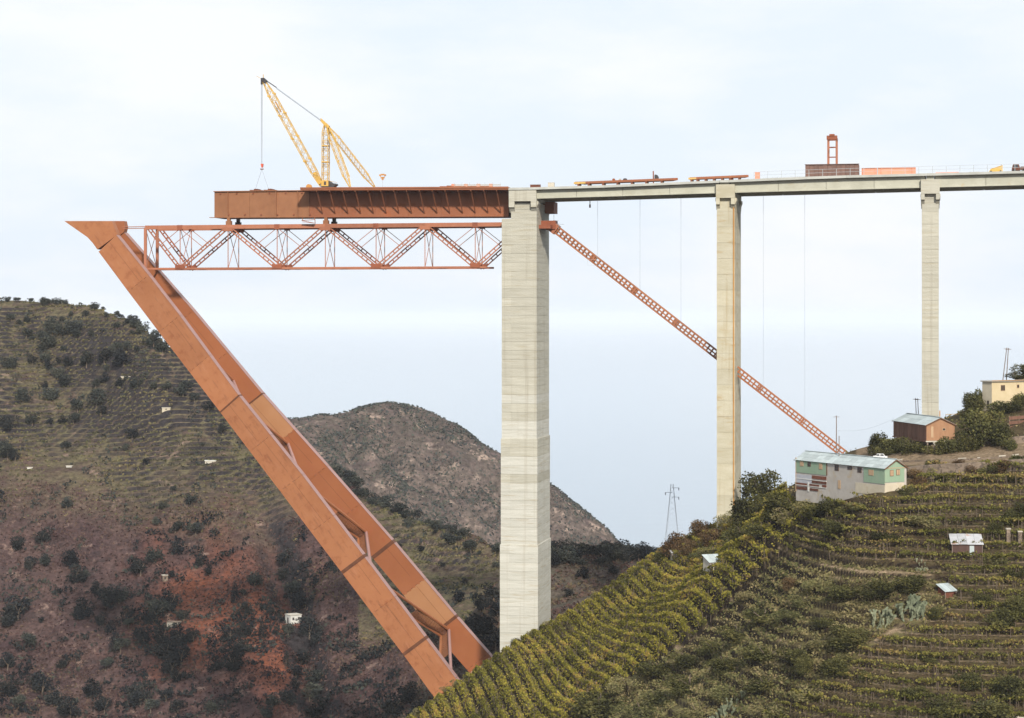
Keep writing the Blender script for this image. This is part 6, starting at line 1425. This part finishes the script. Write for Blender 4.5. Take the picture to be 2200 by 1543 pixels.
# ---- vine rows on the near hillside, one thing for each terrace row
rng = np.random.default_rng(33); n = 1500000
x = rng.uniform(-60, 150, n); y = rng.uniform(360, 605, n); zs = near.smooth(x, y)
k = in_view(x, y, zs, 50); x, y, zs = x[k], y[k], zs[k]
px = CXP + x/y*F; py = HY - zs/y*F
house, scrub = near_mask(x, y, zs); q = near_q(x, y, zs); f = q - np.floor(q)
sps = spur_side(x, y, zs); edge = np.where(sps, (f > 0.68) | (f < 0.37), (f > 0.82) | (f < 0.24))
clump = vnoise(x/0.95, y/0.95, 5)
dens = np.clip((clump-np.where(sps, 0.2, 0.14))*3.0, 0.1, 1.0)*np.where(vnoise(x/14, y/14, 15) > 0.14, 1.0, 0.2)
keep = edge & ~house & ~scrub & (pathdist(px, py) > 9) & (rng.uniform(0, 1, len(x)) < dens)
keep |= ~house & ~scrub & (rng.uniform(0, 1, len(x)) < np.where(spur_side(x, y, zs), 0.07, 0.015)*(0.4+1.2*vnoise(x/5, y/5, 35)))
x, y, zs, px, py, q, f, clump = (a[keep] for a in (x, y, zs, px, py, q, f, clump))
sps = spur_side(x, y, zs); lev = np.floor(q + np.where(sps, 0.32, 0.18)).astype(int)
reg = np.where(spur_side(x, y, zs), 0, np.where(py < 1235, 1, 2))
gzv = near.detail(x, y, zs)
hgt = np.where(rng.uniform(0, 1, len(x)) < 0.88, rng.uniform(1.35, 1.85, len(x)), rng.uniform(0.25, 1.7, len(x))) + 0.9*(clump-0.5)
hgt = np.where(sps, hgt*(0.3 + 0.5*np.where(f < 0.5, 1-f/0.42*0.6, 1-(1-f)/0.36*0.6)) + 0.45*(rng.uniform(0, 1, len(x))**4), hgt)
base_z = np.maximum(gzv, near.detail(x, y, zs) + np.where(f > 0.8, (1-f)*3.0, 0.0))
ORD = lambda i: f'{i}' + ({1: 'st', 2: 'nd', 3: 'rd'}.get(i % 10, 'th') if not 10 < i < 20 else 'th')
RL = {0: 'yellow-green vine row on the spur, {} row counted from the orange legs', 1: 'olive vine row below the green barrack, {} terrace row counted from below', 2: 'dark vine row at the lower right, {} terrace row counted from below'}
RG = {0: 'vine rows on the spur', 1: 'vine rows below the green barrack', 2: 'vine rows at the lower right'}
for r_ in (0, 1, 2):
    cnt = 0
    for lv in np.unique(lev[reg == r_]):
        s = (reg == r_) & (lev == lv)
        if s.sum() < 220: continue
        cnt += 1
        c = np.stack([x[s], y[s], base_z[s]+hgt[s]], 1); org = np.array((c[:, 0].mean(), c[:, 1].mean(), gzv[s].min()))
        t = thing('vine_row', org, RL[r_].format(ORD(cnt)), 'vine row', RG[r_])
        rr = np.random.default_rng(int(lv)*3+r_); v, qd = leafquads(c-org, 0.46*rr.uniform(.5, 1.5, len(c)), rr)
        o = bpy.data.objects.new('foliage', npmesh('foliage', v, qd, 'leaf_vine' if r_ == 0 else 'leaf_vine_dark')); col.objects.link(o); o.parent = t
        st = rr.choice(len(c), max(3, len(c)//45), replace=False); mb = MB()
        for i in st:
            g0 = np.array((x[s][i], y[s][i], gzv[s][i]-0.2)); mb.beam(g0, g0+np.array((rr.uniform(-.2, .2), rr.uniform(-.2, .2), rr.uniform(1.6, 2.4))), 0.10)
        part('stakes', mb, 'stake_wood', t, kind='stuff', fix=False)

# ---- dry grass and weeds
def s_grass(x, y, z, rng):
    house, scrub = near_mask(x, y, z); q = near_q(x, y, z); f = q-np.floor(q); px = CXP + x/y*F; py = HY - z/y*F
    return np.where(scrub, rng.uniform(0, 1, len(x)) < 0.85, (rng.uniform(0, 1, len(x)) < 0.07) & (f > 0.3)) & (pathdist(px, py) > 3) & (vnoise(x/4, y/4, 45) > 0.2) & ~(inpoly(px, py, [(1840, 1000), (1840, 962), (2260, 940), (2260, 1000)]) & (y > 470))
cover('dry_grass', near, -60, 150, 360, 600, 200000, 0.5, 'grass_dry', 12, s_grass, 0.6)
cover('weeds', near, -60, 150, 360, 600, 260000, 0.6, 'leaf_scrub', 13, s_grass, 0.6)
# ---- purple rock in the corner nearest the camera
c = near.hit(2195, 1560, 335, 620); mb = MB(); rr = random.Random(4)
for i in range(9):
    d_ = np.array((rr.uniform(-3, 3), rr.uniform(-2, 2), rr.uniform(-.5, .8))); mb.tube(c+d_+np.array((-.9, 0, 0)), c+d_+np.array((.9, .3, .4)), rr.uniform(.8, 1.3), rr.uniform(.5, .9), n=7)
single('boulder_heap', mb, 'rock', c, 'heap of rocks in the bottom right corner', 'rocks')
name_by_marks()
